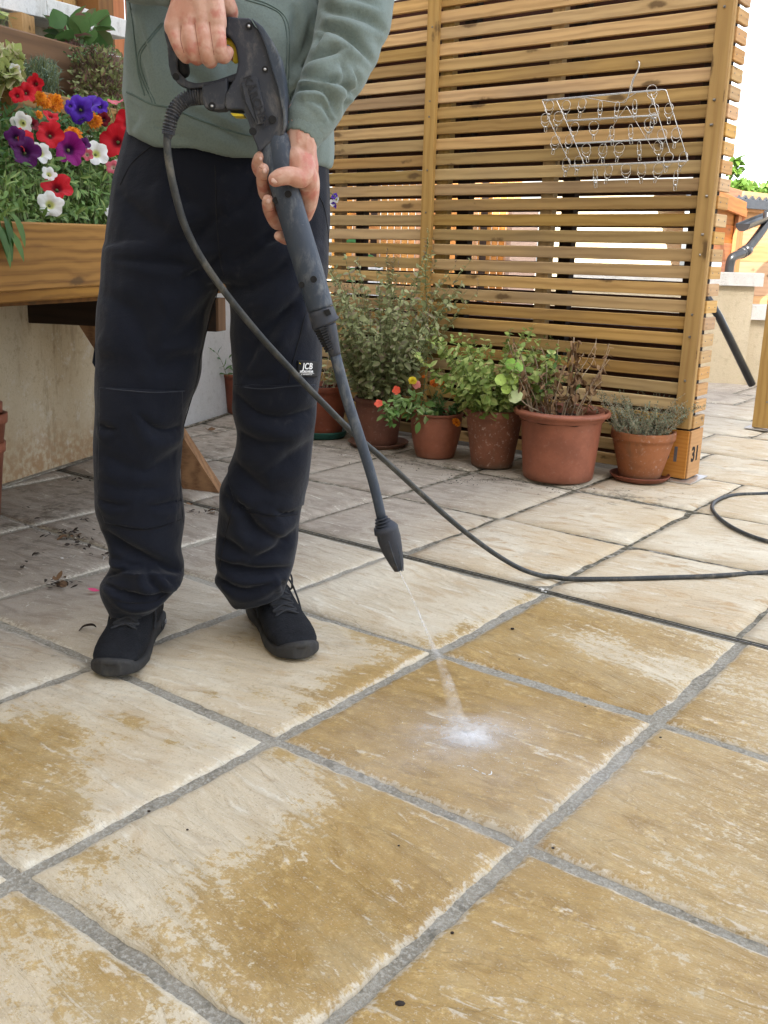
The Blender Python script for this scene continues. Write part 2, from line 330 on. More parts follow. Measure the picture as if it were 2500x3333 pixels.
def slab_mat():
    n = NT('riven_sandstone'); tc = n.attr('tc', 'Vector'); wet = n.attr('wet'); tone = n.attr('tone'); edge = n.attr('edge')
    big = n.noise(tc, 3.2, 5, .6, .4); mid = n.noise(n.map(tc, (1, 2.3, 1)), 11, 5, .65, .6); fine = n.noise(tc, 95, 4, .7); spk = n.noise(tc, 230, 3, .7)
    streak = n.noise(n.map(tc, (2.2, 11, 1)), 3.0, 6, .65, 1.2)
    # dry colours
    dry = n.mix(n.ss(big, .35, .65), (.66, .585, .445), (.56, .475, .34))
    dry = n.mix(n.math('MULTIPLY', n.ss(streak, .48, .68), .55), dry, (.68, .62, .49))
    dry = n.mix(n.math('MULTIPLY', n.ss(mid, .50, .68), n.math('ADD', .22, n.math('MULTIPLY', tone, .65))), dry, (.40, .255, .12))
    greyd = n.mix(n.ss(mid, .4, .65), (.36, .315, .26), (.26, .22, .18))
    dry = n.mix(n.math('MULTIPLY', n.ss(n.noise(tc, 60, 5, .8), .54, .68), .45), dry, (.36, .27, .17))
    dry = n.mix(n.math('MULTIPLY', n.ss(n.noise(n.map(tc, (1, 1.8, 1), (7, 3, 1)), 5.5, 5, .7, .8), .52, .66), n.math('MULTIPLY', tone, .6)), dry, (.40, .335, .255))
    dry = n.mix(n.math('MULTIPLY', n.math('MULTIPLY', tone, n.ss(big, .40, .62)), .5), dry, (.55, .41, .245))
    gt_ = n.attr('grey'); dry = n.mix(n.math('MULTIPLY', gt_, .95), dry, greyd)
    # soaked colours
    wcol = n.mix(n.ss(big, .30, .68), (.315, .195, .056), (.43, .285, .105))
    wcol = n.mix(n.math('MULTIPLY', n.ss(mid, .48, .66), .6), wcol, (.26, .155, .045))
    wcol = n.mix(n.math('MULTIPLY', n.ss(n.noise(tc, 46, 5, .8), .50, .66), n.math('ADD', .25, n.math('MULTIPLY', n.ss(streak, .4, .65), .5))), wcol, (.62, .44, .18))
    wcol = n.mix(n.math('MULTIPLY', n.ss(n.noise(tc, 4.3, 4, .6, .5), .5, .66), .5), wcol, (.47, .355, .185))
    # soaked patches with ragged, speckled borders
    rag = n.math('ADD', n.math('MULTIPLY', n.math('SUBTRACT', streak, .5), 1.0), n.math('MULTIPLY', n.math('SUBTRACT', mid, .5), .9))
    rag = n.math('ADD', rag, n.math('MULTIPLY', n.math('SUBTRACT', fine, .5), 1.25))
    rag = n.math('ADD', rag, n.math('MULTIPLY', n.math('SUBTRACT', n.noise(tc, 62, 6, .85), .5), 1.5))
    wf = n.ss(n.math('ADD', wet, rag), .42, .57)
    damp = n.ss(n.math('ADD', wet, n.math('MULTIPLY', n.math('SUBTRACT', mid, .5), .9)), .12, .5)
    dry = n.mix(n.math('MULTIPLY', damp, .38), dry, (.52, .42, .26))
    wcol = n.mix(n.math('MULTIPLY', n.ss(wet, .95, .45), .35), wcol, (.52, .39, .20))
    col = n.mix(wf, dry, wcol)
    # chalky residue in crests and along the edges of slabs
    vein = n.new('ShaderNodeTexNoise'); vein.noise_type = 'RIDGED_MULTIFRACTAL'; n.l(n.map(tc, (1.2, 3.0, 1)), vein.inputs['Vector'])
    vein.inputs['Scale'].default_value = 2.3; vein.inputs['Detail'].default_value = 5; vein.inputs['Roughness'].default_value = .45; vein.inputs['Distortion'].default_value = .6
    ve = n.ss(vein.outputs[0], .93, 1.02)
    chalk = n.math('MULTIPLY', n.ss(n.math('ADD', streak, n.math('MULTIPLY', fine, .4)), .80, .90), .75)
    chalk = n.math('MAXIMUM', chalk, n.math('MULTIPLY', n.ss(n.math('ADD', edge, n.math('MULTIPLY', n.math('SUBTRACT', fine, .5), 1.3)), .55, .8), .8))
    chalk = n.math('MAXIMUM', chalk, n.math('MULTIPLY', ve, n.ss(fine, .3, .55)))
    col = n.mix(n.math('MULTIPLY', chalk, .75), col, (.72, .67, .56))
    crack = n.math('MULTIPLY', n.ss(n.math('ABSOLUTE', n.math('SUBTRACT', n.noise(n.map(tc, (1, 2.6, 1), (3, 9, 2)), 2.2, 4, .5, .8), .5)), .009, .001), n.math('MULTIPLY', n.ss(big, .5, .62), .16))
    col = n.mix(crack, col, (.17, .12, .07))
    col = n.mix(n.math('MULTIPLY', n.ss(spk, .60, .70), .5), col, (.20, .16, .11))
    col = n.mix(n.math('MULTIPLY', n.ss(n.noise(tc, 300, 2), .6, .7), .3), col, (.75, .70, .6))
    # dirt left near the pots and planter
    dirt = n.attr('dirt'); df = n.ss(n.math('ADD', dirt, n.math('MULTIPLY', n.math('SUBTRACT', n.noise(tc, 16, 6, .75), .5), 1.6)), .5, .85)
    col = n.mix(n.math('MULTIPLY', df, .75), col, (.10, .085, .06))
    h = n.math('ADD', n.math('MULTIPLY', streak, 1.0), n.math('ADD', n.math('MULTIPLY', mid, .55), n.math('MULTIPLY', fine, .22)))
    h = n.math('SUBTRACT', h, n.math('MULTIPLY', crack, .6))
    rough = n.math('SUBTRACT', .85, n.math('MULTIPLY', wf, .42))
    return n.fin(col, rough, n.bump(h, .9, .009), spec=n.math('ADD', .15, n.math('MULTIPLY', wf, .2)))
M['slab'] = slab_mat()
# soaked blobs: (x, y, rx, ry, amount)
WET = [(.09, .13, .16, .2, .55), (.19, .38, .2, .12, .5), (.40, .33, .16, .2, .5), (.36, .10, .18, .18, .55), (.13, .22, .2, .2, .4),
       (.21, .73, .10, .07, -.28), (.40, .69, .12, .06, -.25), (.05, .77, .07, .18, .35), (.3, .58, .3, .1, .5), (.14, .62, .12, .16, .5), (.3, .86, .3, .08, .35),
       (.30, -.08, .15, .10, .45), (.40, -.12, .14, .2, .55), (.27, -.30, .12, .12, .32), (.40, -.34, .14, .16, .55), (.06, -.40, .05, .05, .35), (.14, -.08, .10, .10, -.2), (.06, -.2, .1, .1, -.2), (.045, -.035, .02, .02, .4), (-.12, -.13, .018, .018, .55), (-.07, -.10, .015, .012, .4), (-.23, -.12, .035, .025, .5), (.0, -.29, .12, .14, -.35), (.08, -.12, .1, .1, -.1),
       (.09, -.52, .05, .06, .3), (.23, -.52, .09, .05, .45), (.27, -.62, .1, .08, .3), (.05, -.6, .1, .1, .2),
       (-.31, -.24, .09, .07, .5), (-.18, -.36, .16, .10, .6), (-.06, -.38, .08, .06, .5), (-.33, -.33, .1, .1, .45), (-.2, -.17, .05, .05, .15),
       (-.15, .46, .11, .05, .6), (-.30, .30, .1, .08, .25), (-.14, .10, .03, .03, .4), (-.21, .04, .03, .03, .35), (-.04, .3, .05, .12, .5), (-.02, .9, .03, .06, .5), (-.03, .62, .03, .13, .45),
       (-.25, .14, .03, .04, .3), (-.06, .05, .05, .05, -.2)]
def slab_base(i, j):
    if j == 0: return .30 if i == 0 else (.66 if i > 0 else .05)
    if j == -1: return .22 if i == 0 else (.78 if i > 0 else .12)
    if j <= -2: return .20 if i == 0 else (.75 if i > 0 else .2)
    if j == 1: return .42 if i == 0 else (.50 if i > 0 else .0)
    return -.12
def slab(i, j, x0, x1, y0, y1, gap, res):
    rng = random.Random(i*97+j*13+5); g = gap/2; cx, cy = (x0+x1)/2, (y0+y1)/2
    N = res; V = []; wet = []; edge = []; tc = []; dirt = []; grey = []
    ang = rng.choice([0.1, -.12, .0, .22, .12]) + rng.uniform(-.12, .12); off = (rng.uniform(0, 50), rng.uniform(0, 50), rng.uniform(0, 9))
    base = slab_base(i, j); tone = rng.uniform(.1, 1.0) if j >= 2 else rng.uniform(.05, .5); zt = rng.uniform(-.0012, .0012); tx, ty = rng.uniform(-.003, .003), rng.uniform(-.003, .003)
    for b in range(N+1):
        for a in range(N+1):
            u, v = a/N, b/N; x = x0+g+(x1-x0-2*g)*u; y = y0+g+(y1-y0-2*g)*v
            e = min(u, 1-u)*(x1-x0); e2 = min(v, 1-v)*(y1-y0); ed = min(e, e2)
            if e < .02: x += (mnoise.noise((x*7, y*38, off[2]))*.0036+mnoise.noise((x*7, y*130, off[2]))*.0022)*(1-e/.02)
            if e2 < .02: y += (mnoise.noise((x*38, y*7, off[2]+4))*.0036+mnoise.noise((x*130, y*7, off[2]+4))*.0022)*(1-e2/.02)
            p = (x*math.cos(ang)+y*math.sin(ang)+off[0], -x*math.sin(ang)+y*math.cos(ang)+off[1], off[2])
            q = (p[0]*3.0, p[1]*9.0, p[2]); hgt = mnoise.fractal(q, .8, 2.1, 3)*.0026
            st_ = mnoise.noise((p[0]*2.0, p[1]*5.0, 3.3)); hgt += (.0022 if st_ > .12 else 0)*min(1, abs(st_-.12)*18)
            z = zt+hgt+(u-.5)*tx+(v-.5)*ty-.0045*max(0, 1-ed/.008)**2 - (.0015*max(0, 1-ed/.03))
            V.append((x-cx, y-cy, z)); tc.append(p)
            wv = base
            for (bx, by, rx, ry, am) in WET:
                d = ((x-bx)/rx)**2+((y-by)/ry)**2
                if d < 4: wv += am*math.exp(-d)
            if j >= 2: wv = base
            if i < -1 and j <= 1: wv = -.1
            wet.append(min(wv, 1.15)); edge.append(max(0, 1-ed/.035)*(.78 if j <= 1 else .35))
            dd_ = 0.
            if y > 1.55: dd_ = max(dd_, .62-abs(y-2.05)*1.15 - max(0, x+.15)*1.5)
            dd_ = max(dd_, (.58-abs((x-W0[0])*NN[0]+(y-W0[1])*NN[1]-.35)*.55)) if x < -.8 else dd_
            dirt.append(dd_); grey.append(min(1, max(0, (-x-.34)*1.9+(.25 if y > 1 and y < 2.6 and x < 0 else 0)*1)))
    n1 = N+1; Fc = [(b*n1+a, b*n1+a+1, (b+1)*n1+a+1, (b+1)*n1+a) for b in range(N) for a in range(N)]
    # skirt
    ring = [a for a in range(n1)]+[b*n1+N for b in range(1, n1)]+[N*n1+a for a in range(N-1, -1, -1)]+[b*n1 for b in range(N-1, 0, -1)]
    k0 = len(V)
    for r_ in ring:
        V.append((V[r_][0], V[r_][1], -.03)); wet.append(wet[r_]); edge.append(edge[r_]); tc.append(tc[r_]); dirt.append(dirt[r_]); grey.append(grey[r_])
    m = len(ring); Fc += [(ring[k], k0+k, k0+(k+1) % m, ring[(k+1) % m]) for k in range(m)]
    me = mesh('paving_slab', V, Fc, True)
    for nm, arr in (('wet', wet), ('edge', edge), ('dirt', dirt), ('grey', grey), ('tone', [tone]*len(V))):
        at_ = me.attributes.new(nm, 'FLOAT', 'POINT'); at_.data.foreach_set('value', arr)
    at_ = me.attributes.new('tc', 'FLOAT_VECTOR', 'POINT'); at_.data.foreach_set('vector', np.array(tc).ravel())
    me.materials.append(M['slab']); o = bpy.data.objects.new('paving_slab', me); C.objects.link(o); o.parent = patio
    o.location = (cx, cy, 0); return o
MU, MV = .4825, .487
def wall_x(y): return W0[0]-.359*(y-W0[1])   # x of the foot of the left wall
for j in range(-4, 2):
    for i in range(-5, 6):
        x0, x1, y0, y1 = i*MU, (i+1)*MU, j*MV, (j+1)*MV
        if j == 1: y1 = .981
        if x1 < wall_x(y0)-.1: continue
        dist = math.hypot((x0+x1)/2-CAM[0], (y0+y1)/2-CAM[1])
        slab(i, j, x0, x1, y0, y1, .0215 if dist < 2 else .017, 44 if dist < 1.9 else 24)
ys = [1.003, 1.515, 2.05, 2.575]+[2.575+.53*k for k in range(1, 12)]
for j in range(len(ys)-1):
    xs = [-.02+.437*k for k in range(-10, 1)]+[-.02+.48*k for k in range(1, 9)]
    if j >= 3: xs = [x+(.14 if j % 2 else -.03) for x in xs]
    for i in range(len(xs)-1):
        if xs[i+1] < wall_x(ys[j])-.1: continue
        slab(i-10, j+2, xs[i], xs[i+1], ys[j], ys[j+1], .013, 16 if ys[j] < 2.6 else 8)
# slot drain set in the paving
dr = thing('slot_drain', (0, .992, 0), 'narrow black slot drain crossing the whole patio between the slabs', 'drain')
MB().add(*boxv((-2.5, .9815, -.06), (6.5, 0, 0), (0, .003, 0), (0, 0, .0555))).add(*boxv((-2.5, .9995, -.06), (6.5, 0, 0), (0, .003, 0), (0, 0, .0555))).build('channel_edge', plain('drain_edge', (.11, .10, .075), .7), dr)
MB().add(*boxv((-2.5, .9845, -.037), (6.5, 0, 0), (0, .015, 0), (0, 0, .003))).build('channel_floor', M['dark'], dr)
mb = MB(); x = -2.45
while x < 3.9: mb.add(*boxv((x, .9845, -.012), (.004, 0, 0), (0, .015, 0), (0, 0, .006))); x += .028
tag(mb.build('grate_bar', M['black_plastic'], dr), kind='stuff')
MB().add(*boxv((-2.5, .990, -.011), (6.5, 0, 0), (0, .0025, 0), (0, 0, .006))).build('grate_rail', M['black_plastic'], dr)

# ------------------------------------------------------------------ slatted screen
scr = thing('slatted_screen', (-1.4, 2.5, 0), 'tall double sided screen of horizontal brown timber slats behind the row of pots', 'garden screen')
PZ = .0605
for k in range(-3, 31):
    zc = .202+PZ*k+.022
    jt = lambda: random.uniform(-.0012, .0012)
    if zc > .0:
        board('slat', (-.262, 2.464+jt(), zc+jt()), (-1.445, 2.464+jt(), zc+jt()), .0445, .018, UP, M['pine'], scr)
        board('slat', (-1.455, 2.464+jt(), zc+jt()), (-2.52, 2.464+jt(), zc+jt()), .0445, .018, UP, M['pine'], scr)
        board('rear_slat', (-.30, 2.644, zc+.002+jt()), (-2.52, 2.644, zc+.002+jt()), .0445, .018, UP, M['shaded_rear_pine'], scr)
    if k >= 0:
        board('end_slat', (-.203, 2.4595, zc), (-.203, 2.570, zc), .044, .018, UP, M['pine_end'], scr)
        for yy_ in (2.482, 2.545): obj('nail', *tube([(-.1945, yy_, zc+random.uniform(-.004, .004)), (-.1925, yy_, zc)], .0022, 6, rcap=False), M['screw'], scr)
board('batten', (-.2305, 2.444, .202), (-.2305, 2.444, 2.05), .062, .022, (1, 0, 0), M['pine_post'], scr)
board('batten', (-.2045, 2.444, .202), (-.2045, 2.444, 2.05), .0085, .0225, (1, 0, 0), M['pine_end'], scr)
board('batten', (-1.43, 2.444, .03), (-1.43, 2.444, 2.05), .054, .022, (1, 0, 0), M['pine_post'], scr)
for (x_, w_) in ((-.88, .055), (-1.38, .06), (-1.95, .045), (-2.3, .05)):
    board('stud', (x_, 2.493, .02), (x_, 2.493, 2.05), w_, .038, (1, 0, 0), M['pine_post'], scr)
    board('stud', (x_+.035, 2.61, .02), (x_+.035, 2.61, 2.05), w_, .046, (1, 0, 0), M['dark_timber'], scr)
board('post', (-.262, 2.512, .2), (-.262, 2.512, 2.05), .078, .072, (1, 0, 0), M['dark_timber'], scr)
# screws on the battens
for z_ in (1.636, 1.345, 1.265, 1.03, .9, .83, .62, .54, .38, .28):
    MB().add(*tube([(-.232+random.uniform(-.012, .012), 2.4335, z_), (-.232, 2.431, z_)], .0045, 8, rcap=False)).build('screw', M['screw'], scr)
for z_ in (1.7, 1.42, 1.36, 1.15, .98, .8, .6):
    MB().add(*tube([(-1.43, 2.4335, z_), (-1.43, 2.431, z_)], .004, 8, rcap=False)).build('screw', M['screw'], scr)
# numbered base box
M['ply'] = wood('base_box_plywood', (.50, .27, .10), (.40, .20, .07), knots=False, gscale=2, varamt=.1)
bb = thing('base_box', (-.26, 2.5, 0), 'low wooden box round the foot of the screen post with number 31 cut into it', 'post box')
board('box_panel', (-.199, 2.438, .104), (-.325, 2.438, .104), .182, .008, UP, M['ply'], bb)
board('box_panel', (-.197, 2.4445, .104), (-.197, 2.568, .104), .182, .008, UP, M['ply'], bb)
MB().add(*boxv((-.325, 2.444, .006), (.12, 0, 0), (0, .12, 0), (0, 0, .192))).build('box_core', M['dark'], bb)
def text_mesh(s, size, extrude=.0006, shear=0, bold=0, spacing=1.0):
    cu = bpy.data.curves.new('t', 'FONT'); cu.body = s; cu.size = size; cu.extrude = extrude; cu.align_x = 'CENTER'; cu.align_y = 'CENTER'
    cu.shear = shear; cu.offset = bold; cu.space_character = spacing
    o = bpy.data.objects.new('t', cu); C.objects.link(o); dg = bpy.context.evaluated_depsgraph_get(); dg.update()
    me = bpy.data.meshes.new_from_object(o.evaluated_get(dg)); bpy.data.objects.remove(o); return me
def put_text(name, s, size, centre, xdir, ydir, mat, parent, **k):
    me = text_mesh(s, size, **k); x = np.array(xdir, float); x /= np.linalg.norm(x); y = np.array(ydir, float); y -= x*(y@x); y /= np.linalg.norm(y); z = np.cross(x, y); c = centre
    me.transform(Matrix(((x[0], y[0], z[0], c[0]), (x[1], y[1], z[1], c[1]), (x[2], y[2], z[2], c[2]), (0, 0, 0, 1))))
    return link(name, me, mat, parent)
put_text('number', '31', .078, (-.262, 2.4335, .100), (1, 0, 0), UP, plain('grey_numeral', (.10, .10, .11), .6), bb, bold=.0022)
put_text('number', '31', .078, (-.1925, 2.502, .100), (0, 1, 0), UP, M['dark'], bb, bold=.0022)
pl = obj('base_plate', *boxv((-.335, 2.395, .004), (.175, 0, 0), (0, .18, 0), (0, 0, .005)), M['galv']); recentre(pl)
tag(pl, 'thin galvanised steel plate on the paving under the numbered box', 'metal plate')

# gate post at the right edge
gp_ = thing('gate_post', (-.33, 3.9, 0), 'thick honey coloured timber post standing alone at the right edge of the photo', 'post')
Pa = np.array([-.389, 3.873, 0.])
board('post_face', Pa+np.array([.075, .006, .012]), Pa+np.array([.075, .006, 2.1]), .15, .02, (1, 0, 0), M['pine_post'], gp_)
board('post_side', Pa+np.array([.012, .08, .012]), Pa+np.array([.012, .08, 2.1]), .12, .02, (0, 1, 0), M['brown_timber'], gp_)
MB().add(*tube([Pa+np.array([.06, -.006, .145]), Pa+np.array([.06, -.009, .145])], .005, 8, rcap=False)).build('screw', M['screw'], gp_)
o = obj('base_plate', *boxv(Pa+np.array([-.03, -.03, .004]), (.2, 0, 0), (0, .2, 0), (0, 0, .005)), M['galv']); recentre(o)
tag(o, 'steel foot plate under the lone post at the right edge', 'metal plate')

# ------------------------------------------------------------------ left: retaining wall, planter
def wallbox(name, s0, s1, t0, t1, z0, z1, mat, label, cat):
    o = obj(name, *boxv(st(s0, t0, z0), DD*(s1-s0), NN*(t1-t0), UP*(z1-z0)), mat); recentre(o); return tag(o, label, cat)
wallbox('garden_wall', -3.2, 1.05, -.3, 0, -.02, .72, M['wall_beige'], 'stained beige rendered retaining wall below the raised flower planter', 'wall')
wallbox('rendered_wall', 1.053, 1.95, -.3, -.004, -.02, .72, M['wall_white'], 'grey white rough rendered wall seen between the legs of the man', 'wall')
MB()
o = MB().add(*boxv(st(-3.2, .001, 0.0035), DD*5.1, NN*.02, UP*.004)).build('mortar_fillet', M['mortar'], None); recentre(o); tag(o, kind='structure')
pt = thing('raised_planter', st(-.6, .5, .65), 'long honey brown timber planter of flowers raised on dark beams beside the man', 'planter')
a0, a1 = gt(-120, 838, .74), gt(690, 834, .74)
def ext(a, b, k): return a-(b-a)/np.linalg.norm(b-a)*k
board('plank', ext(gt(-150, 838, .74), gt(800, 822, .74), .7), gt(800, 822, .74), .150, .045, UP, M['sleeper'], pt, bev=.004)
board('plank', ext(gt(-150, 975, .735), gt(800, 916, .735), .7), gt(800, 916, .735), .026, .05, UP, M['sleeper'], pt, bev=.003)
board('end_plank', st(.48, .70, .775), st(.48, .05, .775), .15, .045, UP, M['sleeper'], pt, bev=.004)
MB().add(*boxv(st(-1.6, .06, .665), DD*2.05, NN*.65, UP*.02)).build('base_board', M['brown_timber'], pt)
M['soil'] = plain('dark_soil', (.028, .02, .014), .95, 0, 60, .6, .8)
MB().add(*boxv(st(-1.6, .06, .686), DD*2.03, NN*.65, UP*.10)).build('soil', M['soil'], pt)
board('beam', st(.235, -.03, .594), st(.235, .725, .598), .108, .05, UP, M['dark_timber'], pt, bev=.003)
# lit end of the dark beam: its light is put into a browner board
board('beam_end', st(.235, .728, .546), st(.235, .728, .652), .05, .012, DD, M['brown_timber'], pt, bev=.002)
# brace, cut flat at the ground
c1 = [gs(*p, .235) for p in ((607, 1588), (723, 1603), (372, 1060), (270, 1058))]
c1[0][2] = .002; c1[1][2] = .002
v_, f_ = boxv((0, 0, 0), (1, 0, 0), (0, 1, 0), (0, 0, 1))
pv = [c1[0]-DD*.022, c1[1]-DD*.022, c1[2]-DD*.022, c1[3]-DD*.022]+[c1[0]+DD*.022, c1[1]+DD*.022, c1[2]+DD*.022, c1[3]+DD*.022]
br = obj('brace', pv, BOXF, M['sleeper'], pt)
bkt = gs(596, 1545, .20); MB().add(*boxv(st(.205, .54, .003), DD*.003, NN*.04, UP*.085)).build('bracket', M['galv'], pt)
# rear tier: brown sleepers
tr = thing('rear_planter', st(0, .3, .9), 'weathered brown sleeper planter stepped up behind the flowers', 'planter')
board('sleeper', ext(gt(-80, 175, .28), gt(430, 290, .28), 1.3), gt(430, 290, .28), .17, .05, UP, M['brown_timber'], tr, bev=.005)
board('sleeper', gt(20, 330, .45), gt(420, 415, .45), .085, .04, UP, M['sleeper'], tr, bev=.005)
board('sleeper', gt(430, 205, .30), gt(300, 400, .30), .04, .04, (1, 0, 0), M['brown_timber'], tr)
MB().add(*boxv(st(-1.2, -.02, .7), DD*2.2, NN*.26, UP*.45)).build('soil', M['soil'], tr)
# white wall with coping and fence behind
q0, q1 = gt(-150, 90, 0), gt(420, 220, 0)
wv = thing('white_wall', st(.2, -.1, 1.2), 'flaking white painted wall with a flat coping above the planters at the top left', 'wall')
MB().add(*boxv(st(-1.3, -.18, .95), DD*3.0, NN*.16, UP*.57)).build('wall_body', M['old_white'], wv)
pA, pB, pC = gt(-160, -22, 0.02), gt(70, 32, 0.02), gt(270, 82, 0.02)
board('coping_stone', pA, pB-(pB-pA)*.01, .062, .2, UP, M['old_white'], wv); board('coping_stone', pB, pC+(pC-pB)*.4, .062, .2, UP, M['old_white'], wv)
ft = thing('board_fence', st(1, -.35, 1.3), 'orange brown upright board fence behind the white wall at the top left', 'fence')
for k in range(12):
    xx_ = -140+k*52; P = gt(xx_, 40, -.33); 
    board('fence_board', (P[0], P[1], 1.3), (P[0], P[1], 2.15), .098, .02, DD, M['shed_brown'] if k not in (6, 7, 8) else M['pine_end'], ft)
P = gt(312, 40, -.26); board('fence_post', (P[0], P[1], 1.2), (P[0], P[1], 2.15), .11, .1, DD, M['brown_timber'], ft)
blk = obj('timber_offcut', *boxv(gt(30, 112, .12), DD*.06, NN*.05, UP*.06), M['pine_end']); recentre(blk); tag(blk, 'short pale timber offcut standing on the rear sleeper before the white wall', 'offcut')

# ------------------------------------------------------------------ right background
D1 = (gz(2450, 1255)-gz(2250, 1243)); D1[2] = 0; D1 /= np.linalg.norm(D1); N1 = np.array([D1[1], -D1[0], 0]); Wr = gz(2250, 1243)
lw = thing('low_wall', Wr, 'low pale beige rendered wall with concrete capping behind the screen at the right', 'wall')
def cr(a, d, z): return Wr+D1*a-N1*d+UP*z
MB().add(*boxv(cr(-.9, 0, -.02), D1*1.24, -N1*.22, UP*.68)).build('wall_pier', M['far_wall'], lw)
MB().add(*boxv(cr(-.93, -.035, .662), D1*1.32, -N1*.30, UP*.085)).build('capping', M['coping'], lw)
MB().add(*boxv(cr(.342, .06, -.02), D1*3.0, -N1*.2, UP*.46)).build('wall_panel', M['far_wall'], lw)
MB().add(*boxv(cr(.342, .02, .442), D1*3.0, -N1*.26, UP*.095)).build('capping', M['coping'], lw)
pr_ = obj('handrail', *tube([at(2280, 935, 5.9), at(2340, 1030, 5.9), at(2448, 1252, 6.0)], .024, 10, rcap=False), M['black_plastic'], None, True); recentre(pr_)
tag(pr_, 'sloping black pipe leaning against the low beige wall at the right', 'pipe')
# shed
sh = thing('timber_shed', at(2405, 935, 8), 'orange weatherboard shed with a corrugated grey roof beyond the low wall', 'shed')
K = at(2405, 700, 8.0); K[2] = 0
Rt = at(2600, 700, 8.6)-at(2405, 700, 8.0); Rt[2] = 0; Rt /= np.linalg.norm(Rt)
Lt = at(2240, 700, 6.9)-at(2405, 700, 8.0); Lt[2] = 0; Ll = np.linalg.norm(Lt); Lt /= Ll
nR = np.cross(Rt, UP); nR = nR if nR@(CAM-K) > 0 else -nR; nL = np.cross(Lt, UP); nL = nL if nL@(CAM-K) > 0 else -nL
for k in range(9):
    z = .35+k*.135
    if z > 1.36: break
    P = K+UP*z; board('cladding_board', P+Rt*.02, P+Rt*1.6+nR*.0, .134, .02, UP+nR*.05, M['shed_boards'], sh)
    board('cladding_board', P+Lt*.03, P+Lt*1.2, .134, .02, UP+nL*.05, M['shed_brown'], sh)
board('corner_trim', K+nR*.02+Rt*.0+UP*.3, K+nR*.02+UP*1.3, .075, .03, Rt, M['shed_brown'], sh)
board('corner_trim', K+nL*.03+Lt*.12+UP*.3, K+nL*.03+Lt*.12+UP*1.2, .09, .03, Lt, M['shed_brown'], sh)
board('fascia', K+nL*.05+UP*1.215, K+nL*.05+Lt*1.2+UP*1.275, .11, .025, UP, M['shed_brown'], sh)
board('fascia', K+nR*.035+UP*1.235, K+nR*.035+Rt*1.6+UP*1.25, .06, .02, UP, M['shed_boards'], sh)
# corrugated roof
ra, rb = at(2240, 612, 7.0), at(2405, 640, 7.9); rc = at(2620, 662, 8.6)
V = []; Fc = []; nC = 40
for k in range(nC+1):
    f = k/nC; P = ra+(rb-ra)*f*2 if f < .5 else rb+(rc-rb)*(f-.5)*2
    P = P+UP*(.018*math.cos(k*math.pi)); V.append(P); V.append(P+FH*2.0+UP*.16)
for k in range(nC): Fc.append((2*k, 2*k+2, 2*k+3, 2*k+1))
m_ = len(V); V += [np.array(p)-UP*.02 for p in V]; Fc += [(a+m_, d+m_, c+m_, b+m_) for a, b, c, d in Fc]
Fc += [(2*k, 2*k+m_, 2*k+2+m_, 2*k+2) for k in range(nC)]
obj('corrugated_roof', V, Fc, plain('grey_roof_sheet', (.045, .05, .06), .5), sh)
board('roof_edge', ra-UP*.045-FH*.02, rb-UP*.05-FH*.02, .085, .03, UP, plain('roof_edge', (.035, .04, .05), .5), sh)
board('roof_edge', rb-UP*.05-FH*.02, rc-UP*.045-FH*.02, .07, .03, UP, bpy.data.materials['roof_edge'], sh)
gt0 = thing('rain_gutter', at(2400, 720, 7.5), 'black half round rain gutter and bent downpipe on the orange shed', 'gutter')
A, B_ = at(2418, 728, 7.3), at(2560, 672, 7.9); prof = []
dA = (B_-A)/np.linalg.norm(B_-A); sx = np.cross(dA, UP); sx /= np.linalg.norm(sx)
rings = []
for P in (A, B_):
    rings.append([P+sx*.055*math.cos(t)-UP*.055*abs(math.sin(t)) for t in np.linspace(0, math.pi, 9)])
V, Fc = loft([np.array(r) for r in rings], cap=True)
Fc = [f for f in Fc if not (len(f) == 4 and (set(f) == {0, 8, 9, 17}))]
obj('gutter_trough', V, Fc, M['black_plastic'], gt0)
pp = spline([at(*p) for p in ((2500, 690, 7.6), (2490, 735, 7.55), (2430, 815, 7.4), (2412, 826, 7.35), (2385, 838, 7.3), (2376, 862, 7.3), (2372, 900, 7.3), (2366, 960, 7.3))], 5)
obj('downpipe', *tube(pp, .033, 12, rcap=False), M['black_plastic'], gt0, True)
for f in ((2430, 815, 7.4), (2418, 822, 7.38)): 
    P = at(*f); obj('pipe_collar', *tube([P-dA*.025, P+dA*.025], .041, 12, rcap=False), M['black_plastic'], gt0, True)
o = obj('meter_box', *boxv(at(2300, 868, 6.9), RH*.10, FH*.05, UP*.085), plain('white_plastic', (.75, .75, .74), .4)); recentre(o); tag(o, 'small white box on the brown shed wall just right of the screen', 'box')
# things glimpsed through the slats
cw = obj('cream_wall', *boxv(at(1800, 831, 8.0)*[1, 1, 0], (at(2215, 831, 8.0)-at(1800, 831, 8.0))*[1, 1, 0], FH*.3, UP*1.41), M['wall_cream']); recentre(cw)
tag(cw, 'sunlit cream rendered wall glimpsed through the slats of the screen at right', 'wall')
pk = obj('pink_block_wall', *boxv(at(1660, 831, 7.4)*[1, 1, 0], (at(1745, 831, 7.4)-at(1660, 831, 7.4))*[1, 1, 0], FH*.3, UP*1.22), M['wall_pink']); recentre(pk)
tag(pk, 'pinkish block pier glimpsed through the middle of the slatted screen', 'wall')
of = thing('orange_fence', at(1400, 831, 7.8)*[1, 1, 0], 'bright orange close board fence in the sun seen through the left of the screen', 'fence')
for k in range(27):
    P = at(1090+k*22.5, 831, 7.8); 
    if 0: continue
    board('fence_board', (P[0], P[1], .1), (P[0], P[1], 1.42+.01*(k % 3)), .050, .02, RH, M['far_fence'], of, bev=.003)
for x_ in (1215, 1570): P = at(x_, 831, 7.7); board('fence_post', (P[0], P[1], .0), (P[0], P[1], 1.4), .05, .05, RH, M['dark_timber'], of)
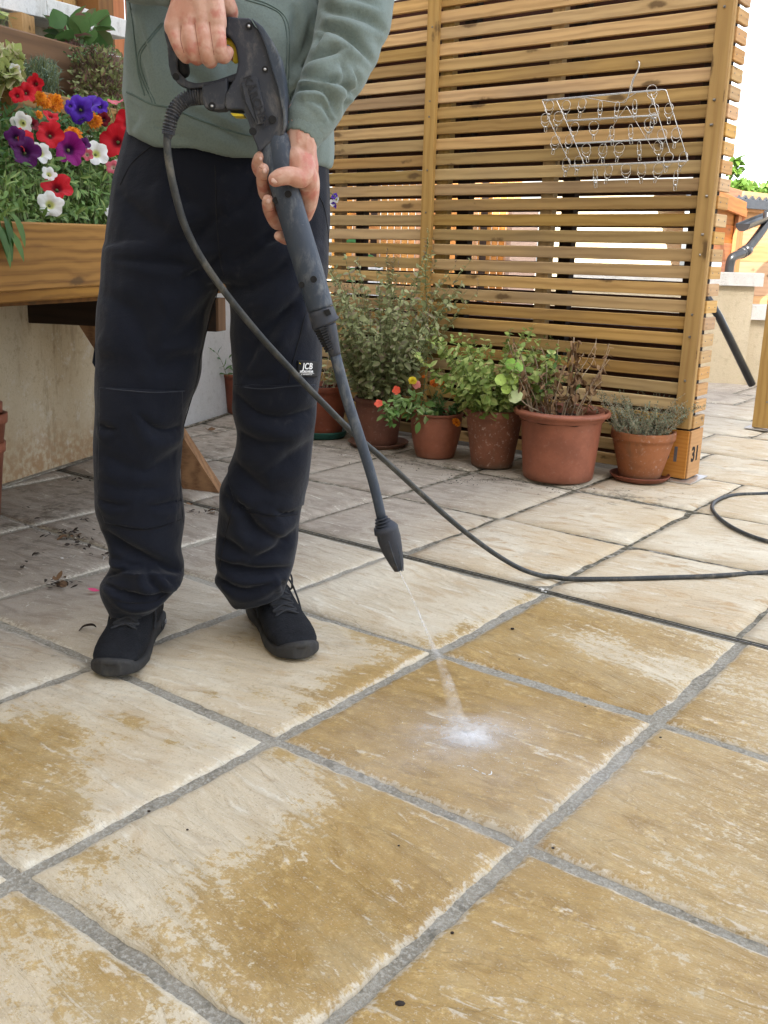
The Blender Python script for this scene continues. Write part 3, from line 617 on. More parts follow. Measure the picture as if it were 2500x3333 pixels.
P0, P1 = at(1150, 690, 7.6), at(1260, 780, 7.6); board('fence_rail', P0, P1, .06, .03, UP, M['shed_brown'], of)
M['green_leaf_b'] = plain('broad_green_leaf', (.07, .28, .06), .45)
wt = obj('white_panel', *boxv(at(1130, 870, 6.0), (at(1247, 870, 6.0)-at(1130, 870, 6.0)), FH*.05, -UP*.25), plain('white_gloss', (.8, .8, .8), .4)); recentre(wt)
tag(wt, 'white panel low behind the left end of the slatted screen', 'panel')
def strap(P0, P1, w_, sag):
    P = spline([P0, (np.array(P0)+P1)/2+UP*sag, P1], 8); rg = []
    for k, p in enumerate(P):
        f = math.sin(math.pi*min(1, (k+.6)/len(P)))**.6; rg.append([p+UP*w_*f*.5, p+FH*.004, p-UP*w_*f*.5, p-FH*.004])
    return loft([np.array(r) for r in rg])
sp_ = thing('strap_leaf_plant', at(1150, 850, 5.2)*[1, 1, 0], 'plant with long bright green strap leaves behind the left of the screen', 'plant')
for a, b in (((1120, 790, 5.2), (1190, 812, 5.2)), ((1180, 838, 5.2), (1240, 868, 5.2)), ((1110, 885, 5.1), (1215, 905, 5.1)), ((1120, 925, 5.1), (1170, 940, 5.1))):
    v_, f_ = strap(at(*a), at(*b), .05, .01); obj('leaf', v_, f_, M['green_leaf_b'], sp_, True)
# the house that shades the patio, behind the camera
hs_ = thing('house', (0, -3.2, 0), 'rendered two storey house wall behind the viewpoint shading the patio', 'house')
MB().add(*boxv((-14, -9, -.05), (28, 0, 0), (0, 5.9, 0), (0, 0, 8.8))).build('wall', M['house_wall'], hs_)
# ------------------------------------------------------------------ materials of the man and his tool
def cloth(name, c1, c2, rough=.9, weave=900, bumpst=.25, dust=None, sheen=.2, bigd=.0):
    n = NT(name); v = n.pos(); a = n.noise(v, 5, 4); b = n.noise(v, weave*.35, 2, .6); g = n.noise(v, 40, 5, .7)
    col = n.mix(n.ss(a, .35, .65), c1, c2); col = n.mix(n.math('MULTIPLY', n.ss(b, .4, .7), .25), col, tuple(x*.6 for x in c1))
    if dust: col = n.mix(n.math('MULTIPLY', n.math('MULTIPLY', n.ss(g, .55, .75), n.ss(n.noise(n.map(v, (1, 1, .6)), 7, 4), .55, .75)), .5), col, dust)
    h = n.math('ADD', n.math('MULTIPLY', b, .4), n.math('MULTIPLY', n.noise(n.map(v, (1, 1, 1.6)), 18, 4, .5, .5), 2.4))
    return n.fin(col, rough, n.bump(h, bumpst, .004), spec=.12, Sheen_Weight=sheen, Sheen_Roughness=.5)
M['hoodie'] = cloth('sage_green_fleece', (.170, .215, .200), (.195, .24, .224), sheen=.15)
M['trouser'] = cloth('navy_black_canvas', (.0062, .0080, .0150), (.0095, .0118, .0205), .8, 1200, .35, dust=(.07, .065, .065), sheen=.12)
M['stitch'] = plain('seam_thread', (.007, .007, .010), .9)
M['hoodseam'] = plain('hoodie_seam', (.10, .14, .125), .95)
def skin():
    n = NT('skin'); v = n.pos(); a = n.noise(v, 28, 4, .6); b = n.noise(v, 260, 3, .6)
    col = n.mix(n.ss(a, .35, .65), (.50, .25, .175), (.62, .385, .30)); col = n.mix(n.math('MULTIPLY', n.ss(n.noise(v, 42, 3), .48, .66), .75), col, (.47, .15, .11))
    n.fin(col, .48, n.bump(n.math('ADD', n.math('MULTIPLY', b, .5), n.noise(v, 90, 4, .6)), .35, .0016), spec=.4)
    n.b.inputs['Subsurface Weight'].default_value = .12; n.b.inputs['Subsurface Radius'].default_value = (.012, .005, .003); n.b.inputs['Subsurface Scale'].default_value = 1
    return n.m
M['skin'] = skin()
M['crease'] = plain('crease_shade', (.30, .11, .075), .7)  # dark tone painting the shade between fingers and in their creases
M['nail'] = plain('fingernail', (.64, .42, .35), .3, 0, 60, .05, .02)
def dusty(name, c, dust, amt=.6, rough=.55):
    n = NT(name); v = n.pos(); a = n.noise(n.map(v, (1, 1, .5)), 35, 6, .7, .4); b = n.noise(v, 9, 3)
    f = n.math('MULTIPLY', n.ss(a, .45, .72), n.math('MULTIPLY', n.ss(b, .3, .6), amt)); fl = n.ss(n.noise(v, 210, 3, .7), .62, .72)
    col = n.mix(f, c, dust); col = n.mix(n.math('MULTIPLY', fl, .25), col, dust)
    return n.fin(col, n.math('ADD', rough, n.math('MULTIPLY', f, .3)), n.bump(n.noise(v, 300, 3), .15, .001), spec=.35)
M['gun'] = dusty('scuffed_black_plastic', (.033, .037, .049), (.17, .16, .15), .75)
M['gun2'] = dusty('scuffed_blue_black_plastic', (.040, .052, .074), (.20, .21, .215), .9)
M['gun_dark'] = plain('recess_black', (.006, .006, .007), .7)
M['yellow'] = plain('yellow_plastic', (.80, .62, .04), .35, 0, 20, .08, .02)
M['hose'] = dusty('dusty_black_hose', (.030, .033, .035), (.20, .185, .15), .55, .5)
M['shoe'] = plain('black_knit_shoe', (.011, .012, .015), .85, 0, 260, .4, .8, .2, 330)
M['sole'] = dusty('dark_rubber_sole', (.026, .026, .027), (.085, .08, .07), .6, .7)
M['lace'] = plain('black_lace', (.026, .027, .031), .9, 0, 200, .3, .4)

def wpx(px, P): return px/scale_at(P)
def rows_loft(rows, n=26, e=2.3, tiltb=0):
    rg = []
    for (y, xl, xr, D, th) in rows:
        if isinstance(y, tuple): yl, yr = y
        else: yl = yr = y
        a, b = at(xl, yl, D), at(xr, yr, D); rg.append(np.array(ering((a+b)/2, (b-a)/2, FH*th+UP*tiltb, n, e)))
    return loft(rg)
def resample(rows, k=3):
    R = np.array([[*(r[0] if isinstance(r[0], tuple) else (r[0], r[0])), *r[1:]] for r in rows], float); S = spline(R, k)
    return [((s[0], s[1]), *s[2:]) for s in S]
def pxtube(pts, segs=14, flat=1.0, ref=None, k=4, rcap=True):
    """pts: (px, py, D, radius in metres)"""
    W_ = np.array([[*at(p[0], p[1], p[2]), p[3]] for p in pts]); S = spline(W_, k) if k else W_
    return tube(S[:, :3], np.maximum(S[:, 3], .001), segs, True, flat, ref, rcap=rcap)
def pxr(pts, **kw):
    return pxtube([(x, y, D, r/scale_at(at(x, y, D))) for x, y, D, r in pts], **kw)

man = thing('person', at(720, 2080, 1.93)*[1, 1, 0], 'man in sage green hoodie and black work trousers gripping a pressure washer lance', 'person')
# ---- trousers
RL = [(800, 336, 745, 1.95, .12), (907, 331, 729, 1.94, .115), (1024, 325, 686, 1.93, .11), (1092, 324, 667, 1.92, .105), (1152, 325, 650, 1.915, .10), (1212, 323, 646, 1.91, .10), (1265, 320, 633, 1.905, .098),
      (1330, 320, 605, 1.90, .096), (1416, 318, 592, 1.90, .092), (1533, 316, 584, 1.90, .092), (1626, 314, 595, 1.90, .092), (1690, 332, 600, 1.90, .088), (1740, 352, 597, 1.90, .082), (1792, 367, 588, 1.90, .078),
      (1835, 368, 596, 1.90, .082), (1870, 350, 598, 1.89, .09), (1895, 335, 594, 1.89, .088), (1935, 341, 562, 1.89, .082), ((1975, 1955), 356, 535, 1.89, .072), ((2000, 1972), 366, 522, 1.89, .066)]
LL = [(800, 735, 1072, 1.95, .12), (907, 735, 1066, 1.945, .115), (1001, 750, 1060, 1.94, .11), (1077, 750, 1055, 1.935, .105), (1152, 757, 1050, 1.93, .10), (1227, 763, 1040, 1.93, .10), (1325, 765, 1029, 1.93, .096),
      (1401, 775, 1020, 1.93, .092), (1453, 770, 1016, 1.93, .09), (1529, 742, 1008, 1.935, .09), (1573, 722, 998, 1.94, .09), (1611, 716, 988, 1.94, .09), (1701, 708, 973, 1.945, .088), (1799, 705, 962, 1.95, .085),
      (1855, 710, 952, 1.95, .085), (1878, 700, 945, 1.95, .088), ((1920, 1900), 730, 936, 1.95, .078), ((1962, 1925), 756, 930, 1.95, .070)]
PV = [(400, 425, 1066, 1.96, .105), (450, 412, 1070, 1.96, .112), (512, 395, 1073, 1.955, .12), (633, 369, 1074, 1.95, .128), (700, 358, 1074, 1.95, .13), (800, 338, 1072, 1.95, .125), (880, 334, 1067, 1.95, .112), (915, 340, 1060, 1.95, .09)]
def fold_noise(co, no, amps):
    A = co@RH; B = co@FH; Z = co[:, 2]; out = co.copy()
    for i in range(len(co)):
        a, b, z = A[i], B[i], Z[i]; am = amps(a, z)
        n1 = mnoise.noise((a*6+z*7, b*6, z*9-a*5)); n2 = mnoise.noise((a*12-z*9+3, b*12, z*17+7)); n3 = mnoise.noise((a*4, b*4, z*5+2))
        d = -am*1.5*(max(0, 1-abs(n1)*7)**1.5+.6*max(0, 1-abs(n2)*7)**1.5)+n3*.006
        out[i] += no[i]*d
    return out
def project(co):
    d = co-CAM; t = d@F_; return IW/2+FPX*(d@R_)/t, IH/2-FPX*(d@U_)/t
def creases(co, no, lst, side=1.0):
    """folds of the cloth: each is a line across the garment with a valley and a ridge beside it"""
    X, Y = project(co); front = np.clip(((CAM-co)*no).sum(1)/np.linalg.norm(CAM-co, axis=1)*2.2, 0, 1); out = co.copy(); tot = np.zeros(len(co))
    for pts, wd, am in lst:
        S = spline(np.array(pts, float), 5); best = np.full(len(co), 1e9); sg = np.zeros(len(co)); fr = np.zeros(len(co)); m = len(S)-1
        for k in range(m):
            ax, ay = S[k]; bx, by = S[k+1]; dx, dy = bx-ax, by-ay; L2 = dx*dx+dy*dy+1e-9; t = np.clip(((X-ax)*dx+(Y-ay)*dy)/L2, 0, 1)
            ex, ey = X-(ax+dx*t), Y-(ay+dy*t); dd = np.hypot(ex, ey); u = dd < best; best = np.where(u, dd, best); sg = np.where(u, np.sign(dx*ey-dy*ex), sg); fr = np.where(u, (k+t)/m, fr)
        s_ = best*sg; w_ = wd*(.55+.9*np.sin(np.pi*np.clip(fr, .02, .98))); A = am*np.sin(np.pi*np.clip(fr, .04, .96))**.6
        tot += A*(-1.15*np.exp(-(s_/(w_*.55))**2)+.75*np.exp(-((s_-w_*1.5)/(w_*.95))**2)+.25*np.exp(-((s_+w_*1.4)/w_)**2))
    return out+no*(tot*front)[:, None]
CR = [([(350, 1735), (407, 1784), (482, 1822), (565, 1852), (600, 1858)], 24, .018), ([(355, 1872), (422, 1852), (482, 1850), (520, 1862)], 15, .013), ([(478, 1850), (492, 1897), (530, 1925)], 15, .012),
      ([(332, 1893), (392, 1927), (452, 1942), (520, 1938), (560, 1925)], 14, .012), ([(362, 1800), (420, 1832), (470, 1840)], 13, .008), ([(520, 1880), (560, 1896), (596, 1878)], 11, .008),
      ([(370, 1950), (430, 1962), (500, 1955)], 9, .006), ([(330, 1622), (377, 1640), (430, 1642)], 12, .006), ([(480, 1648), (540, 1640), (592, 1625)], 13, .007),
      ([(452, 1350), (500, 1392), (540, 1402), (595, 1382)], 20, .009), ([(324, 1378), (350, 1394), (385, 1396)], 12, .007), ([(345, 1480), (420, 1520), (480, 1530)], 34, .007), ([(590, 1450), (540, 1500), (470, 1540)], 34, .008),
      ([(340, 1560), (400, 1590), (520, 1590)], 28, .006), ([(377, 845), (527, 853), (648, 862)], 16, .006), ([(345, 960), (420, 1010), (470, 1090), (500, 1180)], 48, .009), ([(690, 960), (640, 1040), (590, 1090), (520, 1120)], 40, .009),
      ([(640, 1150), (560, 1180), (500, 1230)], 30, .007), ([(400, 640), (470, 720), (560, 760)], 40, .008), ([(716, 700), (640, 760), (560, 800)], 34, .009), ([(728, 820), (680, 870), (600, 910)], 26, .010),
      ([(761, 1600), (800, 1670), (829, 1716), (880, 1745), (935, 1762)], 22, .013), ([(708, 1818), (760, 1845), (830, 1860), (904, 1855), (945, 1846)], 17, .015), ([(716, 1882), (760, 1910), (799, 1920), (860, 1905), (889, 1890)], 13, .011),
      ([(975, 1715), (935, 1760), (889, 1792), (820, 1822)], 22, .013), ([(725, 1600), (770, 1640), (830, 1660)], 14, .007), ([(890, 1660), (930, 1672), (985, 1662)], 13, .007), ([(700, 1740), (760, 1780), (800, 1800)], 20, .010),
      ([(905, 1880), (925, 1910), (930, 1935)], 10, .008), ([(782, 1290), (830, 1340), (900, 1362), (980, 1345), (1025, 1322)], 22, .010), ([(780, 1400), (850, 1440), (930, 1430)], 26, .008), ([(1015, 1430), (960, 1480), (880, 1520)], 34, .009), ([(765, 1500), (820, 1560), (880, 1600)], 30, .008),
      ([(799, 1200), (830, 1120), (870, 1060), (950, 1000)], 30, .013), ([(850, 1130), (900, 1060), (960, 985), (1000, 930)], 26, .010), ([(746, 930), (800, 940), (880, 900), (950, 830)], 28, .011), ([(735, 860), (790, 840), (860, 780), (920, 700)], 34, .009), ([(765, 1210), (820, 1230), (890, 1225)], 16, .006),
      ([(1062, 880), (1020, 960), (1010, 1060)], 26, .007), ([(560, 560), (600, 640), (690, 700)], 40, .007), ([(830, 570), (800, 650), (735, 710)], 34, .007)]
def leg_folds(co, no):
    X, Y = project(co); out = co.copy(); A = co@RH; B = co@FH; Z = co[:, 2]
    for i in range(len(co)):
        n3 = mnoise.noise((A[i]*4, B[i]*4, Z[i]*5+2)); n1 = mnoise.noise((A[i]*9+Z[i]*6, B[i]*9, Z[i]*12)); out[i] += no[i]*(n3*.006+n1*.0035+mnoise.noise((A[i]*22, B[i]*22, Z[i]*30))*.0011)
    return creases(out, no, CR)
tro = fuse('trousers', [rows_loft(resample(RL)), rows_loft(resample(LL)), rows_loft(resample(PV))], .0058, M['trouser'], man, 3, .5, leg_folds)
def bvh(o):
    me = o.data; return BVHTree.FromPolygons([v.co[:] for v in me.vertices], [p.vertices[:] for p in me.polygons])
def hit(bv, x, y, off=.0):
    d = ray(x, y); d = d/np.linalg.norm(d); loc, nrm, idx, dist = bv.ray_cast(Vector(CAM), Vector(d), 12)
    if loc is None: return None
    return np.array(loc)-d*off
def seam(name, bv, pts, r, mat, parent, off=.0005, k=8):
    S = spline(np.array(pts, float), k); P = [hit(bv, x, y, off) for x, y in S]; P = [p for p in P if p is not None]
    P = np.array(P); keep = [0]+[i for i in range(1, len(P)) if np.linalg.norm(P[i]-P[i-1]) < .08 and np.linalg.norm(P[i]-P[i-1]) > 1e-4]
    P = P[keep]
    if len(P) > 3:
        P[1:-1] = (P[:-2]+2*P[1:-1]+P[2:])/4; return obj(name, *tube(P, r, 6), mat, parent, True)
def panel(name, src, poly, off, mat, parent, thick=.002):
    """convex pixel outline cut out of the front of a garment mesh and laid on it as a sewn piece"""
    bm = bmesh.new(); bm.from_mesh(src.data)
    cen = Vector(np.mean([at(x, y, 1.8) for x, y in poly], axis=0))
    bmesh.ops.delete(bm, geom=[f for f in bm.faces if f.normal.dot(Vector(CAM)-f.calc_center_median()) < .0 or (f.calc_center_median()-cen).length > .32], context='FACES')
    for i in range(len(poly)):
        p, q = at(*poly[i], 1.8), at(*poly[(i+1) % len(poly)], 1.8); n_ = Vector(np.cross(p-CAM, q-CAM)).normalized()
        if n_.dot(cen-Vector(CAM)) > 0: n_ = -n_
        bmesh.ops.bisect_plane(bm, geom=bm.verts[:]+bm.edges[:]+bm.faces[:], plane_co=Vector(CAM), plane_no=n_, clear_outer=True)
    seen = set(); isl = []
    for f0 in bm.faces:
        if f0 in seen: continue
        stack = [f0]; seen.add(f0); cur = []
        while stack:
            g = stack.pop(); cur.append(g)
            for e in g.edges:
                for h in e.link_faces:
                    if h not in seen: seen.add(h); stack.append(h)
        isl.append(cur)
    isl.sort(key=len)
    bmesh.ops.delete(bm, geom=[g for c_ in isl[:-1] for g in c_], context='FACES')
    for v in bm.verts: v.normal_update()
    bm.normal_update(); mv = [(v, v.normal.copy()) for v in bm.verts]
    for v, nn_ in mv: v.co += nn_*off
    bd = [e for e in bm.edges if e.is_boundary]; ex = bmesh.ops.extrude_edge_only(bm, edges=bd)
    for v in [g for g in ex['geom'] if isinstance(g, bmesh.types.BMVert)]: v.co -= (Vector(CAM)-v.co).normalized()*-.0-Vector(FH)*(off+thick)
    me = bpy.data.meshes.new(name); bm.to_mesh(me); bm.free(); me.polygons.foreach_set('use_smooth', [True]*len(me.polygons)); me.materials.clear()
    return link(name, me, mat, parent)
bt = bvh(tro)
panel('knee_pocket', tro, [(328, 1262), (600, 1272), (590, 1405), (592, 1690), (470, 1722), (345, 1700), (322, 1640)], .0035, M['trouser'], man)
panel('knee_pocket', tro, [(765, 1255), (1026, 1252), (1020, 1380), (990, 1640), (900, 1680), (770, 1650), (745, 1560)], .0035, M['trouser'], man)
for pts in ([(322, 1258), (400, 1268), (500, 1276), (603, 1272)], [(764, 1250), (850, 1262), (940, 1254), (1030, 1250)],
            [(325, 1378), (352, 1392), (380, 1393)], [(470, 1388), (520, 1405), (588, 1407)], [(770, 1362), (830, 1372), (880, 1366)], [(960, 1372), (1010, 1370)],
            [(330, 1612), (372, 1640), (420, 1640)], [(480, 1650), (540, 1640), (590, 1628)], [(345, 1700), (420, 1722), (500, 1722), (590, 1690)], [(800, 1665), (880, 1682), (980, 1672)],
            [(722, 900), (700, 980), (672, 1080), (650, 1170), (640, 1240), (590, 1420), (586, 1560), (596, 1700)],
            [(1060, 920), (1000, 1010), (975, 1100), (950, 1190), (940, 1245)], [(700, 540), (702, 600), (704, 700), (716, 840), (728, 895)],
            [(500, 470), (430, 530), (392, 600)], [(1010, 600), (1050, 660), (1066, 740), (1070, 800)],
            [(760, 1640), (740, 1720), (722, 1800), (715, 1850)], [(365, 1950), (420, 1962), (500, 1958), (545, 1930)]):
    seam('seam', bt, pts, .0011, M['stitch'], man)
edge_ = plain('pale_seam_edge', (.035, .038, .05), .9)  # paler navy line along the top of each knee pocket
for pts in ([(328, 1262), (400, 1270), (500, 1277), (600, 1273)], [(766, 1255), (850, 1266), (940, 1258), (1026, 1252)]): seam('seam', bt, pts, .0010, edge_, man, .0042)
# hammer loop flap at the thigh
v_, f_ = loft([np.array([at(325, 1010, 1.93), at(330, 1010, 1.96), at(330, 1060, 1.96), at(325, 1060, 1.93)]), np.array([at(300, 1180, 1.93), at(304, 1180, 1.95), at(324, 1222, 1.95), at(324, 1222, 1.93)])])
obj('tool_loop', v_, f_, M['trouser'], man)
# sewn label
panel('label_patch', tro, [(968, 1172), (1032, 1176), (1028, 1226), (966, 1224)], .0035, plain('patch_black', (.012, .012, .014), .8), man, .001)
wp = plain('white_print', (.82, .82, .80), .6)
def on_tro(x, y, s, size, nm='lettering', bold=0, mat=None, shear=0, spacing=1.0, extra=.0075):
    P = hit(bt, x, y, extra+.0045); xd_ = hit(bt, 1022, y, .005)-hit(bt, 976, y, .005); put_text(nm, s, size, P, xd_, UP, mat or wp, man, bold=bold, shear=shear, spacing=spacing, extrude=.0004)
on_tro(1001, 1193, 'JCB', .0165, bold=.0003, shear=.15, spacing=1.1)
on_tro(998, 1210, 'WORKWEAR', .0062, bold=.0001)
on_tro(998, 1219, 'J.C. BAMFORD EX. LTD', .0030)
P1_, P2_ = hit(bt, 974, 1214, .009), hit(bt, 1022, 1216, .011); obj('label_rule', *tube([P1_, P2_], .0004, 6), wp, man)
P_ = hit(bt, 975, 1182, .0092); obj('label_mark', *tube([P_, P_+RH*.0015-UP*.001], .0008, 6), M['yellow'], man)

# ---- hoodie
CC = at(745, 520, 1.95); CC[2] = 0
def tring(z, wd, th, off=0): return np.array(ering(CC+UP*z+FH*off, RH*wd, FH*th, 26, 2.2))
TO = rows_loft(resample([((447, 548), 409, 1080, 1.955, .128), ((428, 528), 407, 1084, 1.955, .134), ((395, 490), 410, 1085, 1.955, .142), ((350, 430), 413, 1083, 1.955, .146), (300, 412, 1080, 1.955, .146), (150, 411, 1078, 1.955, .145), (0, 411, 1080, 1.96, .14), (-150, 413, 1085, 1.97, .138)]), tiltb=.012)
SH = loft([tring(z, a, b, .02) for z, a, b in ((1.30, .205, .13), (1.38, .21, .125), (1.45, .20, .11), (1.50, .14, .085), (1.53, .08, .07), (1.55, .065, .065))])
shL = CC+RH*.20+UP*1.43+FH*.01; shR = CC-RH*.20+UP*1.43+FH*.01
def arm_from(p0, r0, pts):
    W_ = [[*p0, r0]]+[[*at(x, y, D), r/scale_at(at(x, y, D))] for x, y, D, r in pts]; S = spline(np.array(W_), 4); return tube(S[:, :3], S[:, 3], 18)
AL = arm_from(shL, .07, [(1195, -170, 1.90, 118), (1180, -60, 1.87, 122), (1158, 50, 1.84, 120), (1128, 150, 1.81, 108), (1085, 250, 1.775, 95), (1040, 340, 1.74, 84), (1008, 395, 1.72, 74)])
AR = arm_from(shR, .07, [(330, -300, 1.90, 118), (400, -170, 1.80, 112), (470, -95, 1.72, 98), (530, -62, 1.68, 80)])
HOODC = loft([np.array(ering(CC+UP*z+FH*o, RH*a, FH*b, 22, 2)) for z, a, b, o in ((1.44, .12, .07, .07), (1.48, .13, .08, .08), (1.53, .11, .06, .08), (1.56, .06, .03, .08))])
HC = [([(1035, 96), (1105, 103), (1160, 141), (1210, 200)], 18, .016), ([(970, 232), (1010, 198), (1060, 176), (1125, 165)], 14, .013), ([(982, 258), (1051, 258), (1122, 280), (1172, 330)], 15, .015), ([(940, 345), (965, 296), (1024, 286), (1067, 312), (1088, 372)], 13, .014),
      ([(1030, 165), (1045, 130), (1070, 108)], 10, .009), ([(1110, 206), (1130, 280), (1120, 380)], 14, .011), ([(1150, 220), (1165, 270), (1150, 330)], 12, .009), ([(1040, 20), (1100, 40), (1190, 60), (1260, 110)], 20, .011), ([(1060, -40), (1140, -20), (1230, 20)], 22, .010), ([(1000, 330), (1050, 340), (1080, 400)], 10, .008),
      ([(418, 20), (440, 120), (455, 200), (490, 330)], 18, .009), ([(445, 60), (470, 160), (485, 220)], 14, .007), ([(740, 20), (745, 120), (735, 240)], 40, .006), ([(560, 200), (640, 260), (700, 330), (760, 380)], 34, .008), ([(960, 30), (965, 150), (945, 260)], 26, .011), ([(1010, 60), (1000, 150), (960, 230)], 16, .010), ([(420, 330), (440, 380), (432, 420)], 20, .006), ([(600, 350), (700, 400), (800, 470)], 28, .006), ([(500, 400), (560, 440), (640, 460)], 26, .005)]
def hood_folds(co, no):
    out = co.copy(); A = co@RH-CC@RH; B = co@FH; Z = co[:, 2]
    cdir = (at(1008, 395, 1.72)-at(1180, -60, 1.87)); L_ = np.linalg.norm(cdir); cdir /= L_; c0 = at(1180, -60, 1.87)
    for i in range(len(co)):
        a, b, z = A[i], B[i], Z[i]; p = co[i]; s = (p-c0)@cdir; n3 = mnoise.noise((a*5, b*5, z*4)); d = n3*.006
        rad = np.linalg.norm(p-c0-cdir*s)
        if -.1 < s < L_+.05 and rad < .1 and a > .12:
            ph = s*62+a*20+mnoise.noise((a*9, b*9, z*9))*3.6; wgt = min(1, max(0, s+.08)/.1); q = mnoise.noise((a*9+s*6, b*9, z*20)); d += wgt*(.004*(abs(math.sin(ph*.5+q*1.5))**.7-.6)+.004*q)
        else:
            d += .009*((1-abs(mnoise.noise((a*6+z*3, b*6, z*5+4)))*2.5)*.8-.3)
            if z < 1.12: d += .0035*math.sin(a*42+mnoise.noise((a*5, b*5, z*3))*4)*min(1, (1.12-z)/.06)
        out[i] = p+no[i]*d
    return creases(out, no, HC)
hoo = fuse('hoodie', [TO, SH, AL, AR, HOODC], .0062, M['hoodie'], man, 4, .5, hood_folds)
bh = bvh(hoo)
cuffp = [(1012, 385, 1.725, 72), (1004, 400, 1.72, 73), (996, 420, 1.715, 68), (987, 442, 1.71, 62), (979, 462, 1.705, 55), (977, 466, 1.703, 50)]
def cuffdef(co, no):
    out = co.copy(); ax = at(979, 462, 1.705)-at(1012, 385, 1.725); ax /= np.linalg.norm(ax); c0 = at(1012, 385, 1.725); u = np.cross(ax, UP); u /= np.linalg.norm(u); w_ = np.cross(ax, u)
    for i in range(len(co)):
        q = co[i]-c0; th = math.atan2(q@u, q@w_); out[i] += no[i]*.0005*math.sin(th*46)
    return out
cu_ = fuse('cuff', [pxr(cuffp, segs=26, k=4, rcap=False)], .003, M['hoodie'], man, 2, .5, cuffdef)
obj('cuff', *pxr([(512, -72, 1.69, 74), (560, -45, 1.665, 66), (585, -35, 1.655, 58)], segs=24, rcap=False), M['hoodie'], man, True)
for pts in ([(413, 300), (440, 312), (490, 338), (557, 352), (655, 392), (791, 437), (940, 455), (1050, 470)],):
    seam('seam', bh, pts, .0017, M['hoodseam'], man)
for dx in (0, 9):
    seam('pocket_seam', bh, [(525+dx, 75), (480+dx, 130), (452+dx, 170), (447+dx, 205), (462+dx, 260), (490+dx, 320), (497+dx, 340)], .0011, M['hoodseam'], man)
    seam('pocket_seam', bh, [(800, -10+dx), (870, 12+dx), (925-dx, 50), (942-dx, 110), (940-dx, 230), (938-dx, 290), (950-dx, 330)], .0011, M['hoodseam'], man)
seam('seam', bh, [(418, -10), (430, 60), (440, 150), (450, 240), (470, 310)], .0012, M['hoodseam'], man)
V_ = [np.array(ering(at(x, y, D), RH*(r/scale_at(at(x, y, D)))+UP*-.012, FH*(r/scale_at(at(x, y, D))), 26)) for x, y, D, r in ((1010, 392, 1.722, 74),)]
def band(P, u, v_, r, rt): return tube([P+u*r*math.cos(t)+v_*r*math.sin(t) for t in np.linspace(0, 2*math.pi, 30)], rt, 6, rcap=False)
ax_ = at(987, 442, 1.71)-at(1012, 385, 1.725); ax_ /= np.linalg.norm(ax_); u1 = np.cross(ax_, UP); u1 /= np.linalg.norm(u1); u2 = np.cross(ax_, u1)
Pc = at(1007, 394, 1.722); obj('seam', *band(Pc, u1, u2, 73.5/scale_at(Pc), .0022), M['hoodseam'], man, True)

# ---- body (skin): head, neck, trunk and arms inside the clothes, both hands
def ell(c, rx, ry, rz, n=16, ax=(RH, FH, UP)):
    V = []; m = n//2
    for i in range(1, m):
        ph = math.pi*i/m
        for k in range(n):
            th = 2*math.pi*k/n; V.append(np.array(c)+ax[0]*rx*math.sin(ph)*math.cos(th)+ax[1]*ry*math.sin(ph)*math.sin(th)+ax[2]*rz*math.cos(ph))
    Fc = [((i)*n+k, (i)*n+(k+1) % n, (i+1)*n+(k+1) % n, (i+1)*n+k) for i in range(m-2) for k in range(n)]
    Fc += [tuple(range(n-1, -1, -1)), tuple((m-2)*n+k for k in range(n))]
    return V, Fc
HD = CC+UP*1.665+FH*.0
HD = HD-FH*.03
bparts = [ell(HD+UP*.03, .076, .095, .10), ell(HD-UP*.045-FH*.025, .058, .062, .07), tube([CC+UP*1.46+FH*.02, HD-UP*.03], .056, 14), tube([HD-FH*.088+UP*.015, HD-FH*.106-UP*.018], [.010, .015], 10),
          ell(HD+RH*.077, .010, .018, .03), ell(HD-RH*.077, .010, .018, .03), ell(HD-FH*.083-UP*.052, .024, .010, .007), ell(HD-FH*.083-UP*.066, .022, .010, .006),
          loft([tring(z, a, b, .01) for z, a, b in ((.98, .15, .09), (1.15, .15, .09), (1.32, .17, .10), (1.44, .15, .08), (1.48, .07, .06))])]
core = MB()
hb = fuse('tmpbody', bparts, .006, None, None, 4)
RHh = []   # right hand (over the trigger grip)
def seg(pts, **k): return pxtube(pts, segs=12, **k)
fr = .0112
kn = [(565, 96), (611, 80), (658, 74), (706, 84)]
for (x, y), r_ in zip(kn, (.0135, .0142, .0148, .0145)):
    RHh.append(seg([(600+(x-560)*.42, -95, 1.652, .019), (598+(x-560)*.62, -20, 1.645, .0175), (x, y-18, 1.643, r_+.001), (x, y, 1.645, r_)], k=4))
RHh.append(seg([(598, -250, 1.66, .030), (608, -130, 1.655, .030), (628, -60, 1.652, .029), (635, 0, 1.652, .026), (634, 42, 1.655, .020)], flat=1.15))
fing = [[(565, 92, 1.645, .0128), (574, 128, 1.640, .0112), (590, 163, 1.643, .0112), (604, 184, 1.655, .0105), (610, 186, 1.672, .0098)],
        [(611, 76, 1.645, .0136), (618, 125, 1.637, .0120), (630, 170, 1.641, .0118), (640, 189, 1.655, .0112), (643, 188, 1.675, .0102)],
        [(658, 70, 1.645, .0142), (664, 128, 1.636, .0126), (673, 176, 1.640, .0124), (684, 198, 1.655, .0116), (688, 196, 1.677, .0105)],
        [(706, 80, 1.645, .0140), (711, 128, 1.637, .0126), (716, 166, 1.641, .0122), (728, 184, 1.655, .0116), (742, 170, 1.668, .0100)]]
for f in fing: RHh.append(seg(f, k=5))
RHh.append(seg([(660, -60, 1.66, .022), (712, -15, 1.672, .019), (742, 22, 1.688, .0145), (750, 48, 1.702, .0125), (730, 66, 1.716, .011)], k=5))
LHh = []   # left hand (under the barrel)
